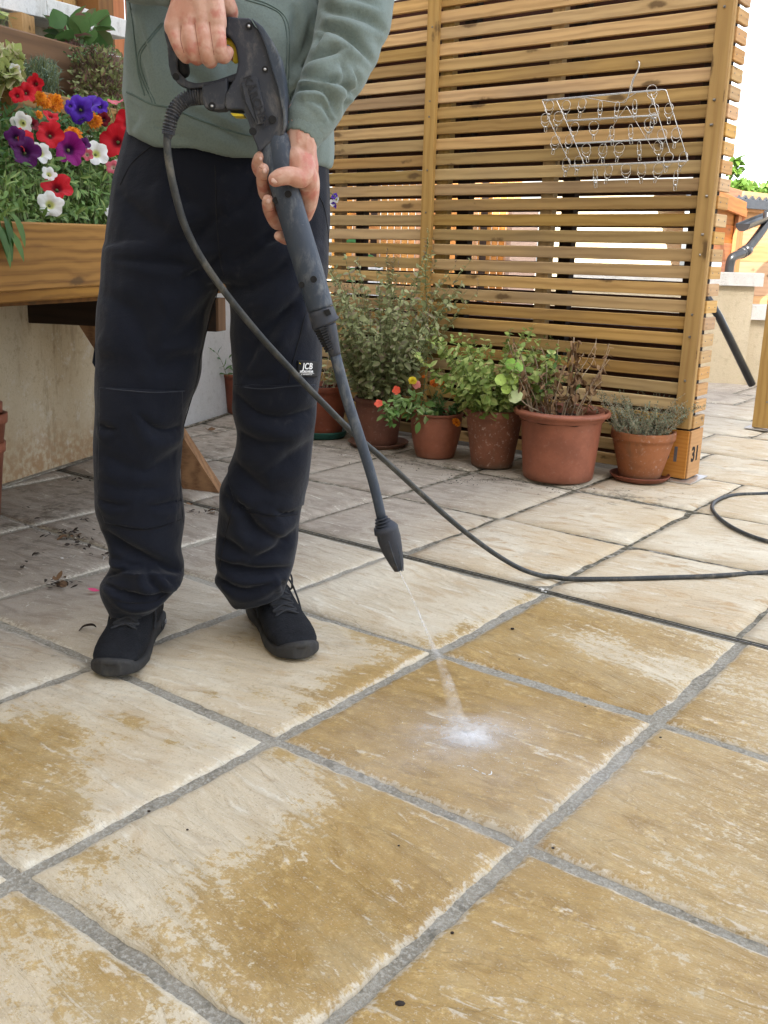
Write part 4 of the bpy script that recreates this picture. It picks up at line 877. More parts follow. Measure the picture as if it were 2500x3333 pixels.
LHh.append(seg([(985, 380, 1.712, .031), (978, 450, 1.708, .031), (978, 500, 1.708, .030), (985, 545, 1.712, .030)], flat=.8, ref=None))
LHh.append(seg([(985, 540, 1.715, .024), (1000, 600, 1.722, .022), (1003, 655, 1.735, .017), (994, 700, 1.75, .013)], k=5))
LHh.append(seg([(960, 545, 1.725, .022), (968, 620, 1.735, .020), (975, 690, 1.75, .015)], k=4))
LHh.append(seg([(972, 515, 1.70, .024), (985, 555, 1.685, .022), (975, 580, 1.668, .0165), (945, 572, 1.655, .0150), (915, 576, 1.652, .0142), (897, 584, 1.654, .0125)], k=5))
LHh.append(seg([(985, 550, 1.69, .020), (1000, 585, 1.70, .018), (990, 625, 1.72, .014)], k=4))
for f in ([(975, 590, 1.738, .0130), (915, 585, 1.748, .0120), (862, 572, 1.735, .0115), (840, 545, 1.712, .0110), (843, 520, 1.695, .0105), (848, 510, 1.688, .0095)],
          [(980, 630, 1.744, .0135), (925, 650, 1.752, .0125), (872, 640, 1.740, .0120), (858, 600, 1.715, .0118), (857, 565, 1.693, .0112), (861, 551, 1.684, .0100)],
          [(985, 668, 1.750, .0130), (945, 715, 1.756, .0122), (905, 728, 1.742, .0118), (882, 695, 1.718, .0115), (873, 664, 1.697, .0108), (872, 652, 1.690, .0098)],
          [(985, 700, 1.755, .0115), (968, 752, 1.758, .0108), (940, 778, 1.742, .0105), (915, 770, 1.722, .0098), (908, 768, 1.715, .0088)]):
    LHh.append(seg(f, k=5))
h1 = fuse('tmphandR', RHh, .0022, None, None, 3, .5); h2 = fuse('tmphandL', LHh, .0022, None, None, 3, .5)
bmj = bmesh.new()
for o in (hb, h1, h2): bmj.from_mesh(o.data)
body_me = bpy.data.meshes.new('body'); bmj.to_mesh(body_me); bmj.free()
for o in (hb, h1, h2): bpy.data.objects.remove(o)
body_me.polygons.foreach_set('use_smooth', [True]*len(body_me.polygons)); body_me.materials.clear()
body = link('body', body_me, M['skin'], man)
bb_ = bvh(body)
for (x, y, rx, ry, rot) in ((893, 588, 9, 12, 80), (848, 516, 6, 8, 15), (861, 556, 7.5, 10, 5), (873, 655, 7, 9, 5)):
    P = hit(bb_, x, y, .0004)
    if P is None: continue
    s_ = 1/scale_at(P); c_, s2 = math.cos(math.radians(rot)), math.sin(math.radians(rot))
    a1 = RH*c_+UP*s2; a2 = -RH*s2+UP*c_
    obj('fingernail', *ell(P+FH*.0012, rx*s_, .0022, ry*s_, 12, (a1, FH, a2)), M['nail'], man, True)
for pts in ([(590, 84), (588, 130), (599, 172)], [(634, 74), (641, 125), (650, 178)], [(682, 72), (689, 125), (697, 178)],
            
            [(850, 585), (862, 588), (872, 584)], [(845, 545), (853, 548)], [(868, 690), (880, 688), (890, 684)]):
    seam('crease_shade', bb_, pts, .0006, M['crease'], man, -.0001, 5)
hair = fuse('hair', [ell(HD+UP*.05+FH*.02, .083, .098, .092), ell(HD+UP*.01+FH*.05, .078, .06, .08)], .006, plain('brown_hair', (.05, .03, .018), .8, 0, 120, .4, .9), man, 2)

# ---- shoes
def shoe(T, H):
    T, H = np.array([*T, 0.]), np.array([*H, 0.]); X = T-H; L = np.linalg.norm(X); X /= L; Y = np.cross(UP, X); s = L/.30
    def sec(x, hw, zt, zb, e=2.4, off=0, n=24): return np.array(ering(H+X*x*s+Y*off+UP*(zt+zb)/2, Y*hw, UP*(zt-zb)/2, n, e))
    up = [(.0, .020, .062), (.008, .031, .085), (.03, .037, .112), (.07, .039, .125), (.10, .040, .118), (.13, .042, .104), (.16, .045, .088), (.19, .048, .074), (.22, .050, .066), (.25, .048, .060), (.275, .044, .054), (.290, .034, .047), (.300, .018, .036)]
    U = loft([sec(x, hw, zt, .016) for x, hw, zt in up])
    C2 = tube([H+X*.065*s+UP*.05, H+X*.06*s+UP*.17], [.038, .036], 20)
    a = fuse('shoe_upper', [U, C2], .003, M['shoe'], None, 4)
    sl = [(-.004, .024, .034), (.01, .036, .036), (.05, .041, .034), (.10, .038, .030), (.14, .041, .027), (.18, .048, .026), (.22, .053, .026), (.25, .051, .027), (.28, .047, .032), (.297, .034, .040), (.308, .018, .038)]
    Sg = []
    for x, hw, zt in sl:
        zb = .001+max(0, (x-.25))*.12; Sg.append(np.array(ering(H+X*x*s+UP*(zt+zb)/2, Y*hw, UP*(zt-zb)/2, 24, 5)))
    b = fuse('sole', [loft(Sg)], .003, M['sole'], None, 1)
    return a, b, (T, H, X, Y, s, up)
def topz(up, x, y):
    for (x0, w0, z0), (x1, w1, z1) in zip(up, up[1:]):
        if x0 <= x <= x1:
            f = (x-x0)/(x1-x0); w, z = w0+(w1-w0)*f, z0+(z1-z0)*f; h = (z-.016)/2; return .016+h+h*max(0, 1-min(1, abs(y)/w)**2.4)**(1/2.4)
    return .05
for nm, T, H in (('r', (-.400, -.032), (-.573, .207)), ('l', (-.183, .266), (-.441, .411))):
    a, b, (T, H, X, Y, s, up) = shoe(T, H)
    e = bpy.data.objects.new('shoe', None); C.objects.link(e); e.parent = man; e.matrix_parent_inverse = mw(man).inverted(); e.location = Vector(H+X*.15)
    for o in (a, b): o.parent = e; o.matrix_parent_inverse = mw(e).inverted()
    def sp(x, y, up_=up, H=H, X=X, Y=Y, s=s): return H+X*x*s+Y*y+UP*(topz(up_, x, y)+.0015)
    Bs = []
    for k in range(9):
        th = -.95+1.9*k/8; Bs.append(H+X*(.258+.044*math.cos(th))*s+Y*.044*math.sin(th)+UP*(.026+.010*math.cos(th)))
    obj('toe_guard', *tube(spline(np.array(Bs), 4), [.003+.006*math.sin(math.pi*k/32) for k in range(33)], 8), M['sole'], e, True)
    v_ = []; 
    for x_ in np.linspace(.115, .205, 8):
        for y_ in np.linspace(-.022, .022, 6): v_.append(sp(x_, y_*(1+.0)))
    obj('tongue', v_, [(i*6+j, i*6+j+1, (i+1)*6+j+1, (i+1)*6+j) for i in range(7) for j in range(5)], plain('grey_tongue', (.03, .03, .034), .8) if nm == 'x' else M['lace'], e, True)
    lm = MB()
    for k in range(5):
        x0 = .118+k*.019
        for sg in (-1, 1): lm.add(*tube(spline([sp(x0, -.024*sg), sp(x0+.007, 0)+UP*.003, sp(x0+.015, .024*sg)], 4), .0026, 6))
    for sg in (-1, 1):
        q = sp(.108, 0)+UP*.006
        lm.add(*tube(spline([q, q+Y*.018*sg+UP*.012, q+Y*.040*sg+X*.004-UP*.002, q+Y*.034*sg+X*.02-UP*.028, q+Y*.012*sg+UP*.002+X*.006, q], 5), .0024, 6))
        lm.add(*tube(spline([q, q+Y*.03*sg+X*.015-UP*.005, q+Y*.046*sg+X*.03-UP*.045, q+Y*.048*sg+X*.05-UP*.07], 5), .0022, 6))
    lm.build('laces', M['lace'], e, True)
    # heel air window
    for k in range(3):
        P = H+X*(.035+k*.016)*s+Y*(.0405)+UP*.018; 
        obj('sole_window', *ell(P, .002, .007, .006, 10, (Y, X, UP)), plain('clear_grey_sole', (.25, .25, .26), .25) if k == 0 and nm == 'r' else M['sole'], e, True)

# ------------------------------------------------------------------ pressure washer lance
gun = thing('pressure_washer_lance', at(900, 300, 1.70), 'scuffed black pressure washer gun and long lance held across the body of the man', 'pressure washer lance')
def plate(name, poly, D, th, mat, parent, bev=.004, segs=2):
    bm = bmesh.new(); vs_ = [bm.verts.new(Vector(at(x, y, D)-FH*th/2)) for x, y in poly]; f = bm.faces.new(vs_)
    r = bmesh.ops.extrude_face_region(bm, geom=[f]); bmesh.ops.translate(bm, verts=[g for g in r['geom'] if isinstance(g, bmesh.types.BMVert)], vec=Vector(FH*th))
    bmesh.ops.recalc_face_normals(bm, faces=bm.faces)
    if bev: bmesh.ops.bevel(bm, geom=[e for e in bm.edges], offset=bev, segments=segs, affect='EDGES', profile=.6, clamp_overlap=True)
    me = bpy.data.meshes.new(name); bm.to_mesh(me); bm.free(); return link(name, me, mat, parent)
Z1 = lambda pts: [(400+x/1.843, y/1.843) for x, y in pts]
plate('housing', Z1([(640, 118), (700, 126), (775, 128), (800, 175), (850, 220), (905, 300), (945, 390), (968, 480), (985, 600), (990, 720), (975, 815), (880, 880), (830, 920), (790, 830), (765, 740), (735, 670), (640, 670), (625, 640), (628, 585), (690, 470), (705, 390), (690, 300), (655, 240), (630, 225)]), 1.700, .050, M['gun'], gun, .006, 3)
plate('back_strip', Z1([(782, 128), (850, 180), (905, 262), (950, 350), (975, 470), (990, 600), (992, 760), (972, 800), (972, 700), (940, 540), (905, 430), (868, 300), (835, 220)]), 1.696, .056, M['gun2'], gun, .003)
plate('grip', Z1([(255, 195), (330, 150), (600, 108), (700, 122), (700, 230), (600, 225), (420, 250), (350, 290), (335, 330), (280, 300)]), 1.700, .034, M['gun'], gun, .006, 3)
plate('guard', Z1([(275, 225), (330, 240), (335, 330), (337, 432), (395, 492), (450, 506), (560, 490), (660, 455), (700, 440), (700, 500), (640, 505), (480, 532), (405, 540), (340, 512), (298, 460), (284, 400), (276, 300)]), 1.700, .026, M['gun'], gun, .003)
plate('inlet_block', Z1([(485, 528), (560, 500), (640, 480), (640, 640), (620, 665), (560, 668), (500, 655), (488, 600)]), 1.698, .040, M['gun'], gun, .004)
plate('name_plate', Z1([(712, 500), (790, 458), (806, 470), (850, 650), (842, 742), (806, 752), (740, 620)]), 1.672, .006, M['gun'], gun, .0012)
def crescent(pts, D, r, mat, nm): obj(nm, *pxtube([(400+x/1.843, y/1.843, D, r) for x, y in pts], segs=10), mat, gun, True)
crescent([(610, 248), (640, 250), (668, 280), (680, 325), (678, 362)], 1.697, .0052, M['yellow'], 'trigger')
crescent([(645, 300), (660, 330), (668, 350)], 1.702, .006, plain('trigger_inner', (.35, .08, .03), .5), 'trigger_inner')
crescent([(330, 318), (345, 345), (382, 356)], 1.700, .0075, M['yellow'], 'safety_catch')
plate('button', Z1([(652, 684), (730, 690), (735, 705), (670, 704)]), 1.70, .03, M['yellow'], gun, .001)
crescent([(350, 360), (362, 400), (366, 430)], 1.702, .010, M['gun_dark'], 'guard_recess')
for (x, y), r_ in (((756, 157), .0055), ((853, 416), .005), ((897, 717), .0065), ((779, 788), .006), ((318, 460), .0055), ((535, 636), .006)):
    P = at(400+x/1.843, y/1.843, 1.674 if x > 600 else (1.678 if x > 500 else 1.686)); obj('screw_hole', *tube([P-FH*.0012, P+FH*.004], r_, 12, rcap=False), M['gun_dark'], gun)
    if x in (756, 853, 535): obj('screw', *ell(P-FH*.001, .0026, .001, .0026, 8), M['galv'], gun, True)
xd = at(400+862/1.843, 735/1.843, 1.667)-at(400+772/1.843, 505/1.843, 1.667)
put_text('lettering', 'K\u00c4RCHER', .0185, at(400+800/1.843, 612/1.843, 1.6682), xd, np.cross(FH, xd)*-1 if (np.cross(FH, xd)@RH) < 0 else np.cross(FH, xd), plain('moulded_lettering', (.014, .014, .018), .5), gun, bold=.0004, extrude=.0006)
tl_ = at(400+752/1.843, 540/1.843, 1.6685); obj('plate_groove', *tube([tl_, at(400+808/1.843, 735/1.843, 1.6685)], .0008, 6), M['gun_dark'], gun)
obj('collar_ring', *pxr([(652, 316, 1.70, 24), (668, 314, 1.70, 25)], segs=16, k=0, rcap=False), M['gun'], gun, True)
def lerp_tube(name, pts, mat, segs=20, k=4, flat=1): return obj(name, *pxr(pts, segs=segs, k=k, rcap=False, flat=flat), mat, gun, True)
lerp_tube('barrel_grip', [(862, 400, 1.70, 42), (878, 450, 1.70, 46), (893, 520, 1.70, 47), (922, 598, 1.70, 46), (953, 705, 1.702, 46), (994, 840, 1.705, 46), (1030, 960, 1.708, 44), (1043, 1003, 1.709, 43)], M['gun2'])
lerp_tube('barrel_sleeve', [(897, 443, 1.694, 37), (906, 470, 1.694, 42), (918, 540, 1.695, 43.5), (934, 600, 1.697, 42)], M['gun2'])
lerp_tube('bayonet_collar', [(1044, 1006, 1.709, 42), (1048, 1020, 1.709, 44), (1055, 1040, 1.71, 45), (1059, 1050, 1.71, 48), (1062, 1056, 1.71, 47), (1064, 1060, 1.71, 36)], M['gun'], k=0)
plate('collar_notch', [(1052, 1010), (1072, 1005), (1080, 1022), (1064, 1028)], 1.690, .012, M['gun_dark'], gun, .001)
lerp_tube('vented_cone', [(1062, 1058, 1.71, 33), (1070, 1085, 1.71, 30), (1080, 1120, 1.71, 25), (1092, 1156, 1.711, 18.5)], M['gun'])
rib = MB()
for k in range(9):
    f = k/9; x, y = 1046+f*30, 1072+f*74; w_ = 24*(1-f*.5)
    a, b = at(x-w_*.8, y+6, 1.692+.004*f), at(x+w_*.55, y-6, 1.688+.006*f); rib.add(*tube([a, (a+b)/2-FH*.006*(1-f*.4), b], .0024, 6))
rib.build('vent_slot', M['gun_dark'], gun)
for (x, y, r_) in ((938, 632, .0058), (898, 652, .0055), (1021, 909, .0058), (982, 927, .0052)):
    P = at(x, y, 1.70); 
    off = (x-(905+(y-555)*.325))/46.; D_ = 1.70-.0265*math.sqrt(max(.02, 1-min(.93, ((x-(905+(y-555)*.318))/46.)**2)))
    P = at(x, y, D_); obj('screw_hole', *tube([P-FH*.0016, P+FH*.006], r_, 12, rcap=False), M['gun_dark'], gun)
lerp_tube('lance_tube', [(1090, 1150, 1.711, 18), (1127, 1290, 1.714, 18), (1176, 1441, 1.717, 17.5), (1215, 1570, 1.72, 16.5), (1243, 1690, 1.722, 16)], M['gun2'])
for k in range(4): lerp_tube('nozzle_rib', [(1241+k*4, 1686+k*9, 1.722, 22+k*4.2), (1242+k*4, 1689+k*9, 1.722, 22+k*4.2)], M['gun'], k=0)
lerp_tube('nozzle', [(1246, 1688, 1.722, 14), (1255, 1712, 1.722, 34), (1256, 1714, 1.722, 40), (1258, 1730, 1.721, 41), (1262, 1732, 1.721, 38), (1266, 1750, 1.721, 39), (1277, 1790, 1.72, 34), (1289, 1828, 1.718, 24), (1298, 1856, 1.716, 15), (1299, 1858, 1.716, 8)], M['gun'], k=0, segs=22)
for k in range(8):   # long flutes on the nozzle
    th = 2*math.pi*k/8; ps = []
    for x, y, D_, r_ in ((1266, 1752, 1.721, 39.5), (1277, 1790, 1.72, 34.5), (1289, 1828, 1.718, 24.5), (1297, 1852, 1.716, 16)):
        c = at(x, y, D_); rr = r_/scale_at(c); ps.append(c+RH*rr*math.cos(th)*.96+FH*rr*math.sin(th)-UP*rr*math.cos(th)*.27)
    obj('flute', *tube(ps, .0011, 6), M['gun2'], gun)

# hose: inlet -> loop -> along the ground
hz = [(655, 316, 1.70), (615, 320, 1.70), (575, 345, 1.695), (553, 395, 1.69), (544, 450, 1.688), (549, 520, 1.688), (566, 610, 1.69), (600, 730, 1.70), (655, 840, 1.715), (735, 955, 1.735), (840, 1085, 1.765), (935, 1190, 1.80), (1040, 1300, 1.85), (1145, 1405, 1.92), (1260, 1505, 1.99), (1380, 1615, 2.10), (1476, 1700, 2.18), (1551, 1760, 2.235), (1627, 1813, 2.285), (1702, 1854, 2.33), (1778, 1877, 2.355)]
HP = [at(*p) for p in hz]
HP[-1] = gz(1778, 1877, .006)
for p in ((1853, 1885), (2004, 1885), (2155, 1881), (2305, 1876), (2500, 1863), (2640, 1850)): HP.append(gz(*p, .006))
for k in range(13, 18): HP[k] = HP[k]
HS = spline(np.array(HP), 8); HS[:, 2] = np.maximum(HS[:, 2], .0065)
hose = thing('high_pressure_hose', at(1500, 1725, 2.2)*[1, 1, 0], 'black hose curving down from the washer gun to the paving and off right', 'hose')
obj('hose_line', *tube(HS, .0063, 12), M['hose'], hose, True)
lp = spline(np.array([gz(x, y, .0065) for x, y in ((2640, 1850), (2900, 1800), (2900, 1600), (2640, 1590), (2500, 1606), (2400, 1610), (2340, 1625), (2318, 1650), (2340, 1685), (2400, 1725), (2500, 1762), (2700, 1800))]), 8)
h2o = obj('hose_loop', *tube(lp, .0065, 12), M['hose'], hose, True)
sl_ = MB(); S2 = spline(np.array([at(*p) for p in ((668, 314, 1.70), (640, 314, 1.70), (608, 322, 1.70), (578, 345, 1.695), (560, 378, 1.69), (550, 420, 1.688), (547, 442, 1.688))]), 12)
sl_.add(*tube(S2, [.0115-.004*k/len(S2) for k in range(len(S2))], 14))
obj('bend_relief', sl_.v, sl_.f, M['gun'], hose, True)
tot = len(S2)
for k in range(8, tot-4, 3):
    t_ = S2[k+1]-S2[k]; t_ /= np.linalg.norm(t_); obj('relief_rib', *tube([S2[k]-t_*.0011, S2[k]+t_*.0011], .0142-.004*k/tot, 14, rcap=False), M['gun'], hose, True)

# ------------------------------------------------------------------ water
def spray_mat(name, dens, sc):
    n = NT(name); v = n.pos(); n.t.nodes.remove(n.b)
    lw_ = n.new('ShaderNodeLayerWeight'); lw_.inputs['Blend'].default_value = .35
    a = n.math('MULTIPLY', n.ss(n.noise(n.map(v, (1, 1, .25)), sc, 4, .7), .3, .75), dens); a = n.math('MULTIPLY', a, n.math('SUBTRACT', 1, n.math('POWER', lw_.outputs['Facing'], .6)))
    tr = n.new('ShaderNodeBsdfTransparent'); df = n.new('ShaderNodeBsdfDiffuse'); df.inputs[0].default_value = (.85, .88, .9, 1); tl = n.new('ShaderNodeBsdfTranslucent'); tl.inputs[0].default_value = (.9, .9, .9, 1)
    ad = n.new('ShaderNodeMixShader'); ad.inputs[0].default_value = .4; n.l(df.outputs[0], ad.inputs[1]); n.l(tl.outputs[0], ad.inputs[2])
    mx = n.new('ShaderNodeMixShader'); n.set(mx.inputs[0], a); n.l(tr.outputs[0], mx.inputs[1]); n.l(ad.outputs[0], mx.inputs[2]); n.l(mx.outputs[0], n.out.inputs[0]); return n.m
jet = thing('water_jet', at(1299, 1858, 1.716), 'thin white water jet leaving the nozzle and widening towards the wet slab', 'water jet')
obj('jet_core', *pxr([(1299, 1857, 1.716, 2.6), (1340, 1942, 1.69, 3.4), (1385, 2045, 1.65, 6), (1413, 2110, 1.62, 10)], segs=12, k=6), spray_mat('water_core', .65, 60), jet, True)
def vol(name, P, rad, dens, sc, power=1.5, ax=(RH, FH, UP)):
    n = NT(name); n.t.nodes.remove(n.b); pv = n.new('ShaderNodeVolumePrincipled'); pv.inputs['Color'].default_value = (.97, .98, 1, 1); pv.inputs['Anisotropy'].default_value = .1
    v = n.obj(); ln = n.new('ShaderNodeVectorMath', operation='LENGTH'); n.l(v, ln.inputs[0]); fall = n.math('POWER', n.math('SUBTRACT', 1, ln.outputs['Value'], clamp=True), power)
    d = n.math('MULTIPLY', n.math('MULTIPLY', fall, n.ss(n.noise(v, sc, 4, .6, .5), .25, .75)), dens); n.set(pv.inputs['Density'], d); n.l(pv.outputs[0], n.out.inputs[1])
    me = mesh(name, *ell((0, 0, 0), 1, 1, 1, 16, (np.array([1, 0, 0.]), np.array([0, 1, 0.]), np.array([0, 0, 1.]))), smooth=True); me.materials.append(n.m)
    bm = bmesh.new(); bm.from_mesh(me); bmesh.ops.recalc_face_normals(bm, faces=bm.faces); bm.to_mesh(me); bm.free()
    o = bpy.data.objects.new(name, me); C.objects.link(o)
    o.matrix_basis = Matrix(((ax[0][0]*rad[0], ax[1][0]*rad[1], ax[2][0]*rad[2], P[0]), (ax[0][1]*rad[0], ax[1][1]*rad[1], ax[2][1]*rad[2], P[1]), (ax[0][2]*rad[0], ax[1][2]*rad[1], ax[2][2]*rad[2], P[2]), (0, 0, 0, 1)))
    return o
hitp = gz(1515, 2418, 0)
rg = random.Random(3)
def drops(m_, P, r_):
    m_.add([P+RH*r_, P-RH*r_, P+FH*r_, P-FH*r_, P+UP*r_*1.3, P-UP*r_], [(0, 2, 4), (2, 1, 4), (1, 3, 4), (3, 0, 4), (2, 0, 5), (1, 2, 5), (3, 1, 5), (0, 3, 5)])
wm = NT('airborne_water').fin((.92, .94, .97), .5, spec=.5)
def softmat(name, dens, pw, sc, lo=.30, hi=.70, fade=False):
    n = NT(name); v = n.pos(); n.t.nodes.remove(n.b)
    if fade: a = n.attr('fade')
    else:
        g = n.new('ShaderNodeNewGeometry'); dt = n.new('ShaderNodeVectorMath', operation='DOT_PRODUCT'); n.l(g.outputs['Incoming'], dt.inputs[0]); n.l(g.outputs['Normal'], dt.inputs[1]); a = n.math('ABSOLUTE', dt.outputs['Value'])
    a = n.math('POWER', a, pw); a = n.math('MULTIPLY', a, n.math('MULTIPLY', n.ss(n.noise(v, sc, 6, .7), lo, hi), dens), clamp=True)
    tr = n.new('ShaderNodeBsdfTransparent'); df = n.new('ShaderNodeBsdfDiffuse'); df.inputs[0].default_value = (.92, .94, .97, 1); tl = n.new('ShaderNodeBsdfTranslucent'); tl.inputs[0].default_value = (.92, .94, .97, 1)
    ad = n.new('ShaderNodeMixShader'); ad.inputs[0].default_value = .3; n.l(df.outputs[0], ad.inputs[1]); n.l(tl.outputs[0], ad.inputs[2])
    mx = n.new('ShaderNodeMixShader'); n.set(mx.inputs[0], a); n.l(tr.outputs[0], mx.inputs[1]); n.l(ad.outputs[0], mx.inputs[2]); n.l(mx.outputs[0], n.out.inputs[0]); return n.m
def dome(name, c_, rx, ry, rz, mat, label, cat, seed=0.):
    """low hump of airborne water on the slab, thinning out towards its rim"""
    V = []; fd = []; NA, NR = 56, 20
    for i in range(NR+1):
        t = i/NR
        for k in range(NA):
            th = 2*math.pi*k/NA; q = t*(1+.42*mnoise.noise((math.cos(th)*1.9+seed, math.sin(th)*1.9, seed))+.16*mnoise.noise((math.cos(th)*6, math.sin(th)*6, seed+4)))
            V.append(c_+RH*rx*q*math.cos(th)+FH*ry*q*math.sin(th)+UP*rz*(1-t*t)); fd.append(1-t)
    Fc = [(i*NA+k, (i+1)*NA+k, (i+1)*NA+(k+1) % NA, i*NA+(k+1) % NA) for i in range(NR) for k in range(NA)]
    me = mesh(name, V, Fc, True); at_ = me.attributes.new('fade', 'FLOAT', 'POINT'); at_.data.foreach_set('value', fd)
    o = link(name, me, mat); recentre(o); return tag(o, label, cat, kind='stuff')
dome('splash_core', hitp+UP*.003+RH*.006, .062, .040, .012, softmat('spray_core', 1.7, 1.5, 60, .1, .7, True), 'bright white heart of the splash where the jet strikes the slab', 'splash', 1.)
dome('splash_spray', hitp+UP*.002-FH*.008, .150, .125, .030, softmat('spray_veil', .95, 1.8, 30, .2, .8, True), 'soft white veil of spray spreading round the splash', 'splash', 5.)
dome('drifting_mist', gz(1650, 2540, .002), .42, .34, .06, softmat('thin_mist', .30, 1.3, 6, .15, .85, True), 'faint mist hanging over the wet slabs round the splash', 'mist', 9.)
m_ = MB()
for k in range(2200):
    a_ = rg.uniform(0, 2*math.pi); lob = .6+.5*abs(math.sin(a_*2.5+.6)); rr = abs(rg.gauss(0, .036))*lob+rg.expovariate(60)*(k % 3 == 0)
    P = hitp+RH*(rr*math.cos(a_)*1.25+.004)+FH*rr*math.sin(a_)*.9+UP*(.003+abs(rg.gauss(0, .010))*math.exp(-rr*14)+rr*.10*rg.random()); drops(m_, P, rg.uniform(.00013, .00030))
o = m_.build('spray_drops', wm, None); recentre(o); tag(o, 'tiny drops flung outwards from the splash', 'droplets', kind='stuff')
obj('jet_plume', *pxr([(1400, 2080, 1.632, 6), (1413, 2110, 1.62, 10), (1434, 2155, 1.60, 15), (1454, 2212, 1.58, 20), (1476, 2290, 1.55, 26), (1490, 2350, 1.525, 29), (1500, 2400, 1.503, 28)], segs=24, k=6), softmat('water_plume', .30, 1.5, 50), jet, True)
mb = MB()
for k in range(160):
    a_ = rg.uniform(0, 2*math.pi); rr = abs(rg.gauss(0, .08)); P = hitp+RH*rr*math.cos(a_)*1.4+FH*rr*math.sin(a_)+UP*(.004+abs(rg.gauss(0, .02))*math.exp(-rr*9)); drops(mb, P, rg.uniform(.0005, .0009))
dm = NT('water_droplet').fin((.8, .84, .88), .15, spec=.8); o = mb.build('flying_droplets', dm, None); recentre(o); tag(o, 'fine droplets thrown up round the splash on the slab', 'droplets', kind='stuff')
fm = NT('white_foam').fin((.82, .84, .85), .6)
ft2 = MB()
for pts in ([(1478, 2492), (1510, 2494), (1545, 2505), (1580, 2520), (1598, 2520), (1600, 2510)], [(1470, 2414), (1500, 2420), (1530, 2428), (1545, 2432)]):
    S = spline(np.array(pts, float), 6)
    for i in range(len(S)-1):
        if rg.random() < .6: ft2.add(*tube([gz(*S[i], .0025), gz(*S[i+1], .0025)], rg.uniform(.0004, .0011), 5))
o = ft2.build('foam_line', fm, None); recentre(o); tag(o, 'broken white foam line on the wet slab just below the splash', 'foam', kind='stuff')
# ------------------------------------------------------------------ pots
def terra(name, c, old=.3, rough=.8):
    n = NT(name); v = n.obj(); a = n.noise(v, 9, 5, .65); b = n.noise(v, 70, 4, .7); sp = n.new('ShaderNodeSeparateXYZ'); n.l(v, sp.inputs[0])
    col = n.mix(n.ss(a, .35, .68), c, tuple(x*.72 for x in c)); col = n.mix(n.math('MULTIPLY', n.ss(b, .55, .75), old), col, (.45, .33, .26))
    low = n.math('MULTIPLY', n.ss(n.math('ADD', sp.outputs[2], n.math('MULTIPLY', a, .08)), .085, .03), min(1, old*1.8)); col = n.mix(low, col, (.10, .085, .06))
    drip = n.math('MULTIPLY', n.ss(n.noise(n.map(v, (1, 1, .2)), 22, 4, .7), .55, .75), old*.8); col = n.mix(drip, col, (.16, .09, .05))
    return n.fin(col, rough, n.bump(n.math('ADD', b, n.noise(n.map(v, (.3, .3, 3)), 40, 3)), .2, .002), spec=.3)
T_ = {'plastic': terra('terracotta_plastic', (.30, .105, .06), .16, .5), 'clay': terra('aged_terracotta', (.33, .125, .052), .75), 'clay2': terra('worn_terracotta', (.25, .10, .058), 1.0), 'dull': terra('dull_terracotta', (.17, .068, .044), .25, .65), 'red': terra('red_brown_plastic', (.22, .060, .03), .15, .55)}
M['peat'] = plain('dark_compost', (.018, .013, .010), .95, 0, 90, .7, 1.0)
POT = {}
def pot(key, cx, yb, wb, wr, yr, mat, label, collar=.0, lip=.0, belly=0, zb=0.004, soil=.8, D=None):
    P0 = gz(cx, yb, zb); sc = scale_at(P0); rb = wb/2/sc; c = P0+FH*rb; rr = wr/2/scale_at(c); Dc = (c-CAM)@FH
    H = at(cx, yr, Dc-rr)[2]-zb; c[2] = zb; e = thing('plant_pot', c, label, 'plant pot', 'terracotta coloured plant pots on the patio')
    pr0 = [(rb*.2, .0), (rb*.96, .0), (rb, .006)]
    rt = rr-(lip if lip else collar*.06)
    n_ = 10
    for k in range(1, n_+1):
        f = k/n_; z = .006+(H-.006-(collar or .0))*f; r = rb+(rt*.965-rb)*f+belly*math.sin(f*math.pi)*rr; pr0.append((r, z))
    if collar: pr0 += [(rr*.985, H-collar+.002), (rr*.998, H-collar+.008), (rr, H-.008), (rr*.995, H)]
    elif lip: pr0 += [(rt, H-lip*1.0), (rr-.002, H-lip*.95), (rr+.002, H-lip*.45), (rr-.002, H-.004), (rr-lip*.3, H)]
    else: pr0 += [(rr, H-.012), (rr, H-.003), (rr-.002, H)]
    zi = H*soil; tk = .010
    pr0 += [(rr-tk, H-.001), (rr-tk-.003, H-.012), (rr*.93-tk, zi)]
    v, f = lathe(pr0, c, 44); o = obj('pot_wall', v, f, mat, e, True)
    V = [c+UP*(zi+.004)]; Fc = []
    for ri in range(1, 6):
        for k in range(24):
            th = 2*math.pi*k/24; r = (rr*.935-tk)*ri/5; V.append(c+np.array([r*math.cos(th), r*math.sin(th), zi+mnoise.noise((r*30*math.cos(th), r*30*math.sin(th), cx))*.007]))
    Fc += [(0, 1+k, 1+(k+1) % 24) for k in range(24)]
    for ri in range(4): Fc += [(1+ri*24+k, 1+(ri+1)*24+k, 1+(ri+1)*24+(k+1) % 24, 1+ri*24+(k+1) % 24) for k in range(24)]
    obj('compost', V, Fc, M['peat'], e, True)
    POT[key] = (c, rb, rr, H, zi+zb); return e
def saucer(c, r, h, mat, label, z=.003, tk=.006):
    c = np.array([c[0], c[1], z]); v, f = lathe([(.001, 0), (r*.86, 0), (r*.9, .004), (r*.985, h-.004), (r, h), (r-.002, h+.002), (r-tk, h), (r*.88-tk*.3, .007), (.001, .006)], (0, 0, 0), 44)
    o = link('pot_saucer', mesh('pot_saucer', v, f, True), mat); o.location = Vector(c); return tag(o, label, 'saucer', 'saucers under the plant pots')
z4 = lambda x, y: (1000+x*.904, 800+y*.904)
S4 = .904
